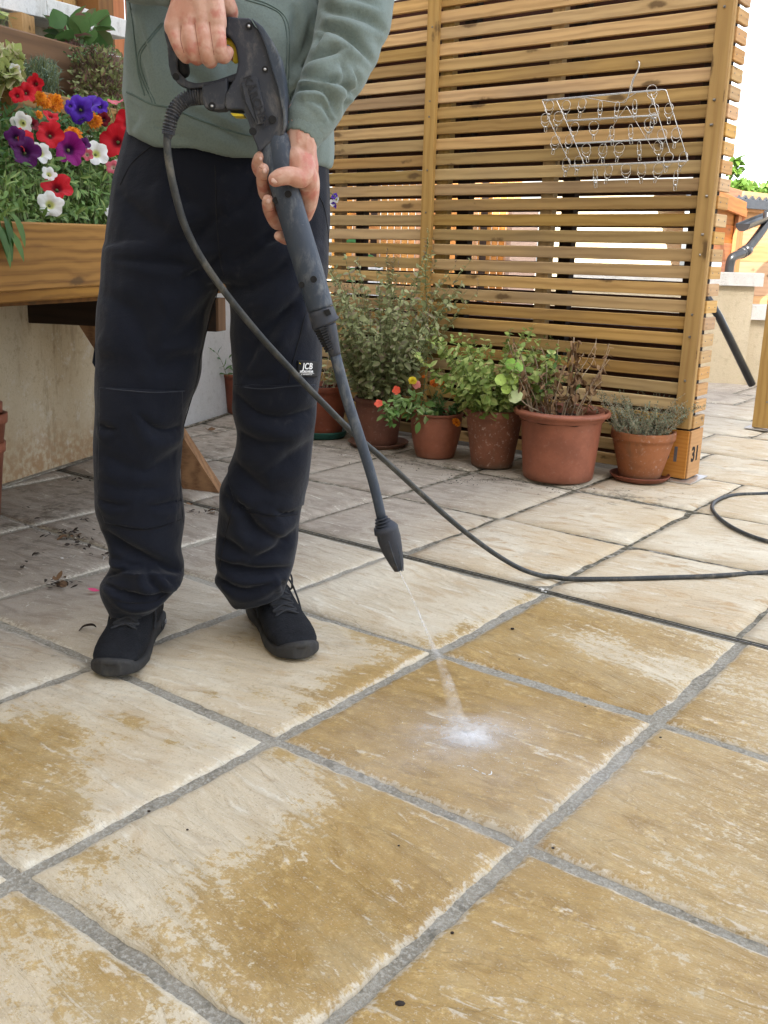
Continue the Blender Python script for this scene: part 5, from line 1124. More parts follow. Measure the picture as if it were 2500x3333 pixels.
pot('p6', 1000+1215*S4, 800+846*S4, 150*S4, 226*S4, 800+683*S4, T_['clay'], 'old weathered clay pot of thyme standing in a saucer by the numbered box', collar=.033, zb=.012, soil=.86)
saucer(POT['p6'][0], .5*214*S4/scale_at(POT['p6'][0]), .019, T_['red'], 'round terracotta saucer under the clay pot beside the numbered box')
pot('p5', 1000+922*S4, 800+861*S4, 258*S4, 340*S4, 800+615*S4, T_['plastic'], 'largest terracotta coloured plastic pot with a thick rolled rim holding a withered plant', lip=.020, soil=.86)
pot('p4', 1000+672*S4, 800+806*S4, 152*S4, 210*S4, 800+600*S4, T_['clay2'], 'clay pot with mossy stained foot holding the bright green leafy plant', collar=.033, soil=.9)
pot('p3', 1000+463*S4, 800+770*S4, 142*S4, 190*S4, 800+612*S4, T_['plastic'], 'small rounded terracotta pot of orange marigolds and coral flowers', belly=.07, soil=.88)
pot('p2', 1000+255*S4, 800+722*S4, 140*S4, 178*S4, 800+556*S4, T_['dull'], 'dull terracotta pot with tall straggly mint, nearest the lance', collar=.024, zb=.014, soil=.9)
saucer(POT['p2'][0], .5*218*S4/scale_at(POT['p2'][0]), .02, T_['dull'], 'wide terracotta saucer under the dull pot of tall mint')
pot('p1', 1045, 1418, 130, 165, 1262, T_['red'], 'red brown pot half hidden behind the left trouser leg', collar=.03, zb=.02, soil=.9)
saucer(POT['p1'][0], .115, .03, plain('dark_green_plastic', (.012, .07, .055), .5), 'dark green saucer under the red brown pot behind the leg')
pot('p0', 790, 1352, 120, 150, 1222, T_['red'], 'terracotta pot seen between the legs in front of the white wall', zb=.004, soil=.9, collar=.02)
# stack of pots at the left edge
e = thing('pot_stack', gz(-40, 1690), 'stack of nested terracotta pots cut by the left edge of the photo', 'pot stack')
Dp = (gz(-40, 1690)-CAM)@FH
for (yb, yt, r0, r1, nm) in ((1690, 1440, .055, .085, 'pot'), (1450, 1345, .062, .079, 'pot'), (1352, 1310, .05, .06, 'pot')):
    c = at(-62, yb, Dp+.0); zt = at(-62, yt, Dp)[2]; zb_ = max(.004, c[2]); c[2] = 0
    prf = [(.001, zb_), (r0, zb_), (r1-.006, zt-.03), (r1, zt-.028), (r1+.002, zt), (r1-.008, zt), (r0*.9, zb_+.05)]
    v, f = lathe(prf, c, 32); obj(nm, v, f, T_['plastic'], e, True)

# ------------------------------------------------------------------ plants
def leafmat(name, c1, c2, c3=None, rough=.5, tr=.25):
    n = NT(name); r = n.attr('rnd'); v = n.pos(); a = n.noise(v, 14, 3)
    col = n.mix(r, c1, c2)
    if c3: col = n.mix(n.math('MULTIPLY', n.ss(n.math('FRACT', n.math('MULTIPLY', r, 5.3)), .72, .9), .9), col, c3)
    col = n.mix(n.math('MULTIPLY', n.ss(a, .5, .7), .35), col, tuple(x*.6 for x in c1))
    n.fin(col, rough, n.bump(n.noise(v, 240, 2), .3, .001), spec=.3)
    tl = n.new('ShaderNodeBsdfTranslucent'); n.l(col, tl.inputs[0]); mx = n.new('ShaderNodeMixShader'); mx.inputs[0].default_value = tr
    n.l(n.b.outputs[0], mx.inputs[1]); n.l(tl.outputs[0], mx.inputs[2]); n.l(mx.outputs[0], n.out.inputs[0]); return n.m
class Leaves:
    def __init__(s): s.v = []; s.f = []; s.r = []
    def leaf(s, base, dr, nrm, L, W, r=None, cup=.15, curl=.2, shape='ov'):
        dr = np.array(dr, float); dr /= np.linalg.norm(dr)+1e-9; sd = np.cross(dr, nrm); q = np.linalg.norm(sd)
        if q < 1e-4: sd = np.cross(dr, [1, .2, .1]); q = np.linalg.norm(sd)
        sd /= q; up = np.cross(sd, dr); k = len(s.v)
        prof = [(0, .0), (.18, .62), (.42, 1.0), (.7, .78), (.9, .34), (1., .0)] if shape == 'ov' else [(0, .1), (.15, .8), (.5, 1), (.85, .8), (1, .1)]
        for i, (t, w_) in enumerate(prof):
            p = base+dr*L*t-up*curl*L*t*t; s.v.append(p+sd*W*.5*w_+up*cup*W*w_*.5); s.v.append(p-up*.0); s.v.append(p-sd*W*.5*w_+up*cup*W*w_*.5)
        m = len(prof); rv = random.random() if r is None else r
        for i in range(m-1):
            s.f.append((k+3*i, k+3*i+1, k+3*i+4, k+3*i+3)); s.f.append((k+3*i+1, k+3*i+2, k+3*i+5, k+3*i+4)); s.r += [rv, min(1, rv+.08)]
    def build(s, name, mat, parent):
        me = mesh(name, s.v, s.f, True); a = me.attributes.new('rnd', 'FLOAT', 'FACE'); a.data.foreach_set('value', s.r); return link(name, me, mat, parent)
G = lambda s=1: np.array([random.gauss(0, s), random.gauss(0, s), random.gauss(0, s)])
def unit(v): return v/(np.linalg.norm(v)+1e-9)
LM = {'mint': leafmat('dusty_mint_leaves', (.24, .275, .12), (.42, .45, .23), (.30, .23, .17), .7), 'green': leafmat('bright_green_leaves', (.16, .24, .05), (.34, .43, .12), (.46, .48, .18)),
      'dry': leafmat('withered_leaves', (.20, .11, .05), (.34, .22, .12), (.10, .05, .03), .8), 'thyme': leafmat('grey_green_thyme', (.11, .135, .075), (.25, .27, .17), (.33, .33, .25), .7),
      'pet': leafmat('petunia_leaves', (.075, .15, .035), (.17, .28, .07), (.30, .38, .12)), 'dark': leafmat('dark_green_leaves', (.04, .11, .03), (.11, .21, .05)),
      'mari': leafmat('marigold_leaves', (.05, .13, .04), (.12, .23, .08)), 'lav': leafmat('grey_lavender_leaves', (.10, .15, .10), (.20, .26, .18), None, .7), 'oreg': leafmat('oregano_leaves', (.14, .16, .06), (.30, .33, .13), (.22, .10, .10), .6),
      'geran': leafmat('pale_variegated_leaves', (.30, .38, .10), (.50, .52, .24), (.62, .55, .38)), 'grape': leafmat('broad_toothed_leaves', (.06, .14, .04), (.14, .26, .09), (.30, .13, .12)), 'tree': leafmat('tree_leaves', (.06, .13, .02), (.16, .27, .05), None, .5, .35)}
SM = {'green': plain('green_stem', (.13, .16, .06), .7), 'brown': plain('woody_stem', (.16, .11, .07), .85), 'pale': plain('dry_pale_stem', (.38, .29, .20), .8), 'purple': plain('purple_stem', (.13, .07, .06), .8)}
def stemplant(name, base, rad, zs, n, hmin, hmax, lean, leafL, leafW, gap, lm, sm, label, cat='plant', whorl=2, top=None, ragged=.3, sr=.0012, start=.15, droop=.2, seed=1, out=.6, cut=None, topsize=.5):
    random.seed(seed); e = thing(name, base, label, cat); sb = MB(); L = Leaves(); tips = []
    for i in range(n):
        a = random.uniform(0, 2*math.pi); r = rad*math.sqrt(random.random())*.8; p0 = np.array([base[0]+r*math.cos(a), base[1]+r*math.sin(a), zs-.01])
        h = random.uniform(hmin, hmax); le = lean*(r/rad*.8+.25)*random.uniform(.5, 1.2); tipd = np.array([math.cos(a)*le, math.sin(a)*le, 1]); tipd = unit(tipd+G(.06))
        pts = [p0+tipd*h*t+np.array([math.cos(a), math.sin(a), 0])*lean*h*.35*t*t+G(.006)*(t > 0) for t in (0, .25, .5, .75, 1)]
        S = spline(np.array(pts), 4); sb.add(*tube(S, [sr*(1.5-k/len(S)) for k in range(len(S))], 5, rcap=False)); tips.append(S[-1])
        ln = np.cumsum([0]+[np.linalg.norm(S[k+1]-S[k]) for k in range(len(S)-1)]); d = ln[-1]*start*random.uniform(.5, 1.5); tw = random.uniform(0, 3)
        while d < ln[-1]:
            k = min(len(S)-2, int(np.searchsorted(ln, d))-1); k = max(k, 0); f = (d-ln[k])/(ln[k+1]-ln[k]+1e-9); p = S[k]+(S[k+1]-S[k])*f; t_ = unit(S[k+1]-S[k])
            u_ = unit(np.cross(t_, [math.cos(tw), math.sin(tw), .01])); sc = (1-topsize*(d/ln[-1])**3)*random.uniform(1-ragged, 1+ragged)
            for w_ in range(whorl):
                if random.random() < .12: continue
                v_ = unit(u_*math.cos(2*math.pi*w_/whorl)+np.cross(t_, u_)*math.sin(2*math.pi*w_/whorl)); dr = unit(v_*out+t_*random.uniform(.15, .7)+G(.18)-UP*droop*random.random())
                L.leaf(p, dr, unit(UP+G(.4)), leafL*sc, leafW*sc, curl=random.uniform(.05, .5))
            tw += 1.57+random.uniform(-.3, .3); d += gap*random.uniform(.7, 1.3)
    sb.build('stems', sm, e, True); L.build('foliage', lm, e)
    return e, tips
c, rb, rr, H, zs = POT['p2']
e, tips = stemplant('mint_plant', c+UP*zs, rr, zs, 120, .26, .66, .52, .036, .022, .026, LM['mint'], SM['green'], 'tall straggly dusty grey green mint filling the left end of the pot row', seed=3, sr=.0014)
fl = Leaves(); random.seed(9)
for t in tips[::2]:
    for k in range(26):
        p = t+UP*(.002*k)+G(.0016); fl.leaf(p, G(1), UP, .006, .004)
fl.build('seed_head', leafmat('mint_seed_heads', (.15, .11, .09), (.22, .17, .13)), e)
tl = [at(1388, 1180, 4.15), at(1392, 1050, 4.15), at(1385, 900, 4.14), at(1392, 780, 4.13)]
e3 = thing('tall_mint_shoot', at(1388, 1290, 4.15), 'single taller mint shoot rising before the middle batten of the screen', 'plant')
obj('stems', *tube(spline(np.array([at(1375, 1300, 4.12)]+tl), 6), .0018, 6), SM['green'], e3, True)
L = Leaves(); S = spline(np.array([at(1375, 1300, 4.12)]+tl), 10)
for i, p in enumerate(S[::2]):
    for sg in (-1, 1): L.leaf(p, RH*sg*random.uniform(.5, 1)+UP*.4+G(.3), UP, .030, .017, curl=.4)
for k in range(60): L.leaf(S[-1]+UP*(-.03+k*.0013)+G(.002), G(1), UP, .008, .005)
L.build('foliage', LM['mint'], e3)
c, rb, rr, H, zs = POT['p4']
e, tips = stemplant('lemon_balm_plant', c+UP*zs, rr, zs, 80, .13, .37, .72, .034, .027, .020, LM['green'], SM['green'], 'bright yellow green leafy bush in the clay pot with the mossy foot', seed=5, out=.8, start=.1)
nl = thing('nasturtium_sprig', c+UP*zs, 'round pale green nasturtium leaves hanging over the rim beside the dead plant', 'plant')
def disc_leaf(name, P, r, nrm, mat, parent, lobes=7, amp=.05, petiole=None):
    nrm = unit(nrm); u_ = unit(np.cross(nrm, UP+.01)); w_ = np.cross(nrm, u_); V = [P-nrm*r*.12]; n_ = 28
    for k in range(n_):
        th = 2*math.pi*k/n_; q = r*(1+amp*math.cos(lobes*th)); V.append(P+u_*q*math.cos(th)+w_*q*math.sin(th)+nrm*r*.05*math.sin(3*th))
    me = mesh(name, V, [(0, 1+k, 1+(k+1) % n_) for k in range(n_)], True); link(name, me, mat, parent)
    if petiole is not None: obj('petiole', *tube(spline(np.array([P, (P+petiole)/2+UP*.005, petiole]), 4), .0012, 5), SM['green'], parent)
nm_ = [plain('nasturtium_green', (.20, .38, .05), .5), plain('nasturtium_pale', (.52, .58, .30), .5), plain('nasturtium_lime', (.36, .50, .10), .5)]
Dn = (POT['p4'][0]-CAM)@FH-.20
for (x, y, r, m_) in ((1683, 1195, .024, 0), (1664, 1185, .022, 0), (1630, 1236, .022, 2), (1670, 1234, .021, 2), (1648, 1266, .020, 2), (1678, 1290, .027, 1)):
    disc_leaf('round_leaf', at(x, y, Dn), r, (CAM-at(x, y, Dn))+UP*1.0+G(.5), nm_[m_], nl, petiole=at(x+20, y+70, Dn+.05) if m_ != 1 else None)
obj('stems', *tube(spline(np.array([at(1686, 1292, Dn), at(1715, 1318, Dn), at(1745, 1335, Dn+.01), at(1768, 1345, Dn+.06)]), 5), .0022, 6), SM['pale'], nl, True)
c, rb, rr, H, zs = POT['p5']
random.seed(12); e, tips = stemplant('withered_plant', c-RH*.03+UP*zs, rr*.62, zs, 24, .14, .33, .35, .034, .014, .022, LM['dry'], SM['pale'], 'withered brown plant with curled dead leaves in the largest pot', seed=12, droop=1.6, start=.3, sr=.0017, whorl=2, out=.5)
L = Leaves()
for k in range(90):
    p = c+UP*zs+np.array([random.gauss(0, .05), random.gauss(0, .05), random.uniform(.0, .16)]); L.leaf(p, G(1)+UP*.3, UP, .03, .02, curl=.4)
for k in range(60):
    p = np.array(tips[3])*0+at(1868+random.gauss(0, 9), 1105+random.uniform(0, 130), (c-CAM)@FH+random.gauss(0, .015)); L.leaf(p, G(1)-UP*.5, UP, .030, .014, curl=.8)
L.build('dead_leaves', LM['dry'], e)
obj('stems', *tube(spline(np.array([c+UP*zs, at(1862, 1200, (c-CAM)@FH), at(1868, 1100, (c-CAM)@FH)]), 5), .0025, 6), SM['pale'], e, True)
g2 = Leaves()
for k in range(26):
    x, y = random.choice([(1800, 1150), (1790, 1165), (1778, 1260), (1890, 1262)]); g2.leaf(at(x+random.gauss(0, 10), y+random.gauss(0, 10), (c-CAM)@FH-.02), G(1), UP, .026, .017)
g2.build('surviving_leaves', LM['dark'], e)
c, rb, rr, H, zs = POT['p6']
e, tips = stemplant('thyme_plant', c-RH*.01+UP*zs, rr*.85, zs, 150, .06, .19, .7, .0095, .0042, .006, LM['thyme'], SM['pale'], 'wispy grey green thyme bush in the clay pot beside the numbered box', seed=21, whorl=2, sr=.0008, ragged=.4, start=.2, topsize=.1)
Dt = (c-CAM)@FH-.02; S = spline(np.array([at(2188, 1400, Dt), at(2215, 1375, Dt-.01), at(2232, 1330, Dt-.02)]), 8)
obj('stems', *tube(S, .0009, 5), SM['pale'], e); L = Leaves()
for k in range(150):
    p = S[random.randrange(6, len(S))]+G(.006); L.leaf(p, G(1)+UP, UP, .008, .0035)
L.build('foliage', LM['thyme'], e)
# petals
def petmat(name, c, dark, vein=.4):
    n = NT(name); r = n.attr('rad'); v = n.attr('ang'); st_ = n.math('ABSOLUTE', n.math('SINE', n.math('MULTIPLY', v, 15)))
    col = n.mix(n.ss(r, .38, .12), c, dark); col = n.mix(n.math('MULTIPLY', n.ss(st_, .35, .0), n.math('MULTIPLY', n.math('SUBTRACT', 1, r), vein)), col, dark)
    n.fin(col, .55, n.bump(st_, .2, .001), spec=.2, Sheen_Weight=.2)
    tl = n.new('ShaderNodeBsdfTranslucent'); n.l(col, tl.inputs[0]); mx = n.new('ShaderNodeMixShader'); mx.inputs[0].default_value = .3
    n.l(n.b.outputs[0], mx.inputs[1]); n.l(tl.outputs[0], mx.inputs[2]); n.l(mx.outputs[0], n.out.inputs[0]); return n.m
PM = {'red': petmat('red_petals', (.62, .012, .025), (.22, .0, .01)), 'white': petmat('white_petals', (.80, .80, .78), (.62, .66, .22), .2), 'mag': petmat('magenta_petals', (.25, .004, .17), (.05, .0, .06), .8),
      'dpur': petmat('dark_purple_petals', (.085, .006, .10), (.02, .0, .03)), 'vio': petmat('violet_petals', (.085, .02, .38), (.03, .005, .12)), 'pink': petmat('pink_petals', (.62, .12, .16), (.5, .4, .3)), 'dred': petmat('deep_red_petals', (.16, .004, .012), (.05, 0, .01))}
def petunia(P, r, nrm, mat, parent, back=True):
    nrm = unit(np.array(nrm, float)); u_ = unit(np.cross(nrm, UP+G(.05))); w_ = np.cross(nrm, u_); ph = random.uniform(0, 6); V = []; rd = []; an = []; NA, NR = 40, 6
    ruff = [random.uniform(-.1, .1) for _ in range(5)]; fold = random.uniform(.02, .22)
    for i in range(NR+1):
        t = i/NR
        for k in range(NA):
            th = 2*math.pi*k/NA; lob = 1-.17*(abs(math.sin(2.5*th+ph))**.7 if 1 else 0)*t+.02*math.sin(13*th); lob = 1-.26*(1-abs(math.cos(2.5*th+ph)))**1.3*t+.015*math.sin(17*th)*t
            q = r*(.10+.90*t)*lob; dz = -r*.55*(1-t)**2.4-r*fold*t*t*(.6+math.cos(th*2+ph))+r*.06*math.sin(5*th+ph)*t+r*.03*math.sin(12*th)*t**2+r*ruff[int(k*5/NA)]*t*t
            V.append(P+u_*q*math.cos(th)+w_*q*math.sin(th)+nrm*dz); rd.append(t); an.append(th)
    Fc = [(i*NA+k, i*NA+(k+1) % NA, (i+1)*NA+(k+1) % NA, (i+1)*NA+k) for i in range(NR) for k in range(NA)]
    me = mesh('flower', V, Fc, True)
    for nm2, ar in (('rad', rd), ('ang', an)): a = me.attributes.new(nm2, 'FLOAT', 'POINT'); a.data.foreach_set('value', ar)
    o = link('flower', me, mat, parent)
    obj('flower_tube', *tube([P-nrm*r*.5, P-nrm*r*1.0, P-nrm*r*1.3-UP*.005], [r*.11, r*.07, r*.04], 8), SM['green'], parent, True); return o
def marigold(P, r, nrm, mat, parent, name='flower'):
    nrm = unit(np.array(nrm, float)); u_ = unit(np.cross(nrm, UP+G(.05))); w_ = np.cross(nrm, u_); L = Leaves()
    for ring, (rr_, n_, tilt) in enumerate(((1., 15, .05), (.9, 14, .3), (.74, 12, .55), (.56, 10, .85), (.36, 8, 1.3), (.2, 5, 2.2))):
        for k in range(n_):
            th = 2*math.pi*(k+random.uniform(-.3, .3))/n_+ring; dv = unit(u_*math.cos(th)+w_*math.sin(th)+nrm*tilt); L.leaf(P+nrm*r*.08*ring, dv, nrm, r*rr_*random.uniform(.85, 1.1), r*.42, cup=.5, curl=.15, shape='sq')
    return L.build(name, mat, parent)
om = leafmat('orange_petals', (.72, .20, .008), (.85, .33, .015), (.50, .09, .01), .6); om2 = leafmat('rust_orange_petals', (.50, .10, .008), (.72, .22, .012), (.30, .04, .01), .6); ym = leafmat('yellow_petals', (.75, .58, .02), (.82, .70, .06), None, .6)
def toC(P, up=.3, sd=.25): return unit(CAM-P)+UP*up+G(sd)
random.seed(31)
# pot p3
c, rb, rr, H, zs = POT['p3']; Dm = (c-CAM)@FH
e, tips = stemplant('marigold_plant', c+RH*.02+UP*zs, rr*.8, zs, 14, .05, .15, .5, .026, .008, .008, LM['mari'], SM['green'], 'ferny potted marigold with orange and rust flowers in the small rounded pot', cat='plant', seed=32, whorl=3)
for (x, y, r, m_) in ((1485, 1375, .020, om), (1492, 1283, .021, om2), (1413, 1247, .018, om2), (1445, 1250, .019, om2), (1343, 1239, .019, ym), (1378, 1226, .007, om2)):
    P = at(x, y, Dm-.11); marigold(P, r, toC(P, .5), m_, e); S = spline(np.array([P-UP*.004, (P+c+UP*zs)/2+UP*.02, c+UP*zs]), 4); obj('flower_stalk', *tube(S, .0013, 5), SM['green'], e, True)
e = thing('busy_lizzie_plant', c+UP*zs, 'glossy green plant with flat coral flowers trailing left over the small rounded pot', 'plant'); L = Leaves()
for (x, y, n_, s_) in ((1265, 1330, 22, 14), (1300, 1318, 16, 14), (1270, 1365, 12, 10), (1330, 1305, 16, 16), (1345, 1335, 14, 16), (1390, 1330, 22, 22), (1360, 1290, 10, 14)):
    for k in range(n_):
        P = at(x+random.gauss(0, s_), y+random.gauss(0, s_*.8), Dm-.07+random.gauss(0, .02)); L.leaf(P, RH*random.uniform(-1, .4)+G(.5)-UP*.2, UP+unit(CAM-P)*.6, .036, .020, curl=.3)
for (x, y) in ((1365, 1385), (1385, 1365), (1372, 1350), (1410, 1352), (1420, 1330)): L.leaf(at(x, y-12, Dm-.10), -RH*.3-UP*.5+G(.2), unit(CAM-c), .048, .024, curl=.3)
L.build('foliage', leafmat('glossy_leaves', (.10, .21, .05), (.25, .38, .12), (.40, .50, .25), .35), e)
cm = leafmat('coral_petals', (.78, .085, .035), (.82, .14, .07), None, .5); pkm = leafmat('pink_coral_petals', (.72, .16, .13), (.78, .30, .26), None, .5)
for (x, y, m_) in ((1290, 1270, cm), (1232, 1313, cm), (1356, 1252, pkm)):
    P = at(x, y, Dm-.10); nr = unit(toC(P, .3)); u_ = unit(np.cross(nr, UP)); w_ = np.cross(nr, u_); L = Leaves()
    for k in range(5):
        th = k*1.2566+random.uniform(0, .3); L.leaf(P, u_*math.cos(th)+w_*math.sin(th)+nr*.1, nr, .018, .017, cup=.05, curl=.1, shape='sq')
    L.build('flower', m_, e)
# plant in the pot between the legs
c, rb, rr, H, zs = POT['p0']; stemplant('sparse_plant', c-RH*.03+UP*zs, rr, zs, 6, .06, .22, .9, .05, .014, .04, LM['dark'], SM['green'], 'sparse small plant seen against the white wall between the legs', seed=41, start=.2)
L = Leaves()
for (x, y) in ((690, 1222), (720, 1228), (722, 1215), (732, 1240), (712, 1205), (706, 1195), (735, 1262)): L.leaf(at(x, y, (c-CAM)@FH-.05), G(1)-UP*.6, UP+FH*-1, .03, .02)
o = L.build('withered_sprig', LM['dry'], None); recentre(o); tag(o, 'dry papery leaves hanging at the pot between the legs', 'dead leaves', kind='stuff')
c, rb, rr, H, zs = POT['p1']; stemplant('trailing_plant', c+UP*zs, rr, zs, 16, .10, .30, .9, .034, .018, .03, LM['mint'], SM['pale'], 'thin trailing greyish plant in the red brown pot behind the leg', seed=43, droop=.9)

# ------------------------------------------------------------------ planter flowers
random.seed(51)
def pl_at(x, y):
    t = .70-.30*max(0, (735-y))/735-.0001*x; return gt(x, y, max(t, .36))
def group_plant(name, label, cat, leaves, flowers, col, lm, base=(150, 700), seed=1):
    e = thing(name, pl_at(*base), label, cat, 'bedding flowers in the raised planter'); L = Leaves(); sb = MB()
    for (x, y, w_, h_, n_) in leaves:
        for k in range(n_):
            q = pl_at(x+random.uniform(-w_, w_), y+random.uniform(-h_, h_))+NN*random.uniform(-.10, .02)+UP*0
            ln = random.uniform(.022, .036); L.leaf(q, G(1)+UP*.6+NN*.4, UP+NN+G(.5), ln, ln*.33, curl=random.uniform(.1, .5))
            if random.random() < .3: b = q-UP*random.uniform(.03, .07)+G(.008); sb.add(*tube([q, (q+b)/2+G(.002), b], .0012, 4, rcap=False))
    if L.v: L.build('foliage', LM[lm], e)
    if sb.v: sb.build('stems', SM['green'], e, True)
    for f in flowers:
        x, y, r = f[:3]; P = pl_at(x/2.764, y/2.764)+NN*.04; nr = toC(P, .25, .22) if len(f) < 4 else np.array(f[3])@np.array([RH, FH, UP])
        R_m = r/2.764/scale_at(P)*random.uniform(.95, 1.2)
        if col == 'mari': marigold(P, R_m, nr, om, e)
        else: petunia(P, R_m, nr, PM[col], e)
    return e
group_plant('petunia_plant', 'red petunias with star shaped blooms massed at the front of the raised planter', 'flowers', [(60, 640, 70, 60, 420), (250, 640, 90, 70, 420), (180, 700, 190, 28, 420), (20, 700, 60, 45, 260)],
            [(330, 1200, 128), (390, 1670, 150), (930, 1270, 138), (1035, 1110, 125), (190, 750, 78), (120, 830, 85), (1065, 1450, 80), (340, 1035, 75, (.5, -.6, .7)), (110, 1270, 110, (.9, -.35, .2)), (30, 860, 60)], 'red', 'pet', (150, 600))
group_plant('petunia_plant', 'white petunias with yellow green throats low along the planter edge', 'flowers', [(100, 560, 60, 40, 120), (340, 700, 40, 40, 160), (150, 690, 60, 40, 160)],
            [(330, 1830, 118), (920, 1910, 92), (70, 1110, 90), (250, 1370, 100), (760, 1375, 95), (10, 630, 60), (960, 1495, 68), (1010, 1740, 70), (320, 1560, 65), ], 'white', 'pet', (120, 660))
group_plant('petunia_plant', 'single rich magenta purple petunia with dark throat between red ones', 'flowers', [(190, 520, 40, 30, 60)], [(512, 1335, 132)], 'mag', 'pet', (185, 482))
group_plant('petunia_plant', 'very dark purple petunias at the left edge of the planter', 'flowers', [(30, 520, 40, 40, 80)], [(110, 1360, 118, (.5, -.8, .2)), (10, 1230, 95), (640, 1290, 60)], 'dpur', 'dark', (30, 490))
group_plant('petunia_plant', 'violet blue petunias above the red ones near the oregano', 'flowers', [(260, 420, 50, 40, 120), (400, 450, 20, 40, 40)], [(600, 985, 118), (690, 920, 105, (.1, -.7, .7)), (790, 955, 75), (1150, 1230, 70), (520, 950, 55)], 'vio', 'dark', (230, 350))
group_plant('petunia_plant', 'small pink and fading blooms in the middle of the planter', 'flowers', [], [(935, 905, 62, (0, -.35, 1)), (900, 1500, 65), (670, 1390, 55)], 'pink', 'pet', (330, 330))
group_plant('petunia_plant', 'deep wine red petunias half hidden among the others', 'flowers', [], [(165, 1115, 58), (820, 1075, 62), (960, 1560, 40)], 'dred', 'pet', (60, 400))
group_plant('marigold_plant', 'bright orange double marigolds standing at the back of the planter flowers', 'flowers', [(90, 390, 60, 40, 90), (200, 420, 60, 40, 120)], [(235, 885, 62), (375, 925, 88), (735, 1090, 78), (540, 1215, 72), (230, 1035, 36), (290, 930, 55)], 'mari', 'mari', (140, 330))
# dense green mass behind and between the flowers
e = thing('bedding_foliage', pl_at(200, 650), 'dense mixed green leaves of the bedding plants filling the raised planter', 'foliage'); e['kind'] = 'stuff'
L = Leaves(); sb = MB(); random.seed(61)
for k in range(8200):
    x = random.uniform(-60, 520) if k < 5200 else random.uniform(-520, -60); y = 745-random.betavariate(1.1, 1.3)*420
    q = gt(x, y, .66-.34*(735-y)/735-random.uniform(.0, .14)); ln = random.uniform(.018, .034)
    L.leaf(q, G(1)+UP*.7, UP+NN+G(.6), ln, ln*random.uniform(.22, .45), curl=random.uniform(.1, .5))
    if k % 7 == 0: b = q-UP*.06+G(.012); sb.add(*tube([q, b], .0012, 4, rcap=False))
o = L.build('foliage', LM['pet'], e); tag(o, kind='stuff'); o = sb.build('stems', SM['green'], e); tag(o, kind='stuff')
L = Leaves()   # broad soft leaves hanging over the plank at left
e = thing('drooping_plant', gt(10, 720, .76), 'plant with long drooping green leaves hanging over the planter plank at the left edge', 'plant')
for (x, y) in ((-10, 690), (10, 700), (30, 705), (5, 735), (25, 740), (-5, 755), (40, 690), (-15, 720)): L.leaf(gt(x, y, .77), RH*random.uniform(-.2, .6)-UP*.8+NN*.2, NN, .075, .022, curl=.3)
L.build('foliage', LM['dark'], e)
for (x, y, cc) in ((195, 615, 0), (190, 700, 0), (75, 600, 0), (250, 700, 0)): pass
# grey lavender bush
random.seed(71)
def bush(name, label, cx, cy, wx, wy, n, ll, lwid, lm, t0, sm='green', kind='ov', stemup=.06):
    e = thing(name, gt(cx, cy+wy, t0), label, 'plant'); L = Leaves(); sb = MB(); B0 = gt(cx, cy+wy*1.1, t0)
    for k in range(n):
        a = random.uniform(0, 6.28); r = math.sqrt(random.random()); x = cx+wx*r*math.cos(a); y = cy+wy*r*math.sin(a); q = gt(x, y, t0+random.uniform(-.10, .08)); d = unit(q-B0+UP*.05+G(.03))
        sb.add(*tube([q-d*stemup, q], .0009, 4, rcap=False))
        for j in range(5 if kind != 'big' else 1):
            L.leaf(q-d*stemup*random.random()*(kind != 'big'), d+G(.5), UP+G(.5), ll*random.uniform(.7, 1.2), lwid*random.uniform(.7, 1.2), curl=random.uniform(0, .4))
    L.build('foliage', LM[lm], e); sb.build('stems', SM[sm], e); return e
bush('lavender_bush', 'feathery grey green bush in front of the brown sleepers', 125, 245, 72, 62, 420, .022, .0030, 'lav', .38)
bush('oregano_plant', 'loose oregano with purple stems and small pale leaves spilling over the sleepers', 320, 235, 95, 95, 330, .020, .013, 'oreg', .36, 'purple', stemup=.09)
bush('oregano_plant', 'dark purplish flower heads of oregano above the sleeper beside the hoodie', 300, 170, 90, 30, 170, .010, .007, 'grape', .34, 'purple')
bush('geranium_plant', 'pale lobed variegated leaves at the left edge above the red blooms', 22, 205, 38, 55, 90, .034, .028, 'geran', .46, 'green')
bush('broad_leaf_plant', 'plant with broad toothed green leaves growing over the white wall', 265, 115, 68, 45, 46, .075, .065, 'grape', .22, 'purple', 'big', .08)
bush('leafy_sprig', 'small green leaf sprig high at the left edge before the white wall', 8, 55, 20, 8, 7, .04, .022, 'green', .2, kind='big')
e = thing('pansy_sprig', at(1085, 640, 2.9), 'small purple and white flowers poking out right of the trousers', 'flowers')
for (x, y, cc) in ((1088, 637, 'vio'), (1093, 648, 'white'), (1083, 660, 'white'), (1087, 668, 'vio')): P = at(x, y, 2.9); petunia(P, .011, toC(P, 0, .4), PM[cc], e)
obj('stems', *tube([at(1093, 640, 2.9), at(1050, 610, 2.9), at(1000, 640, 2.95)], .0015, 5), SM['green'], e)

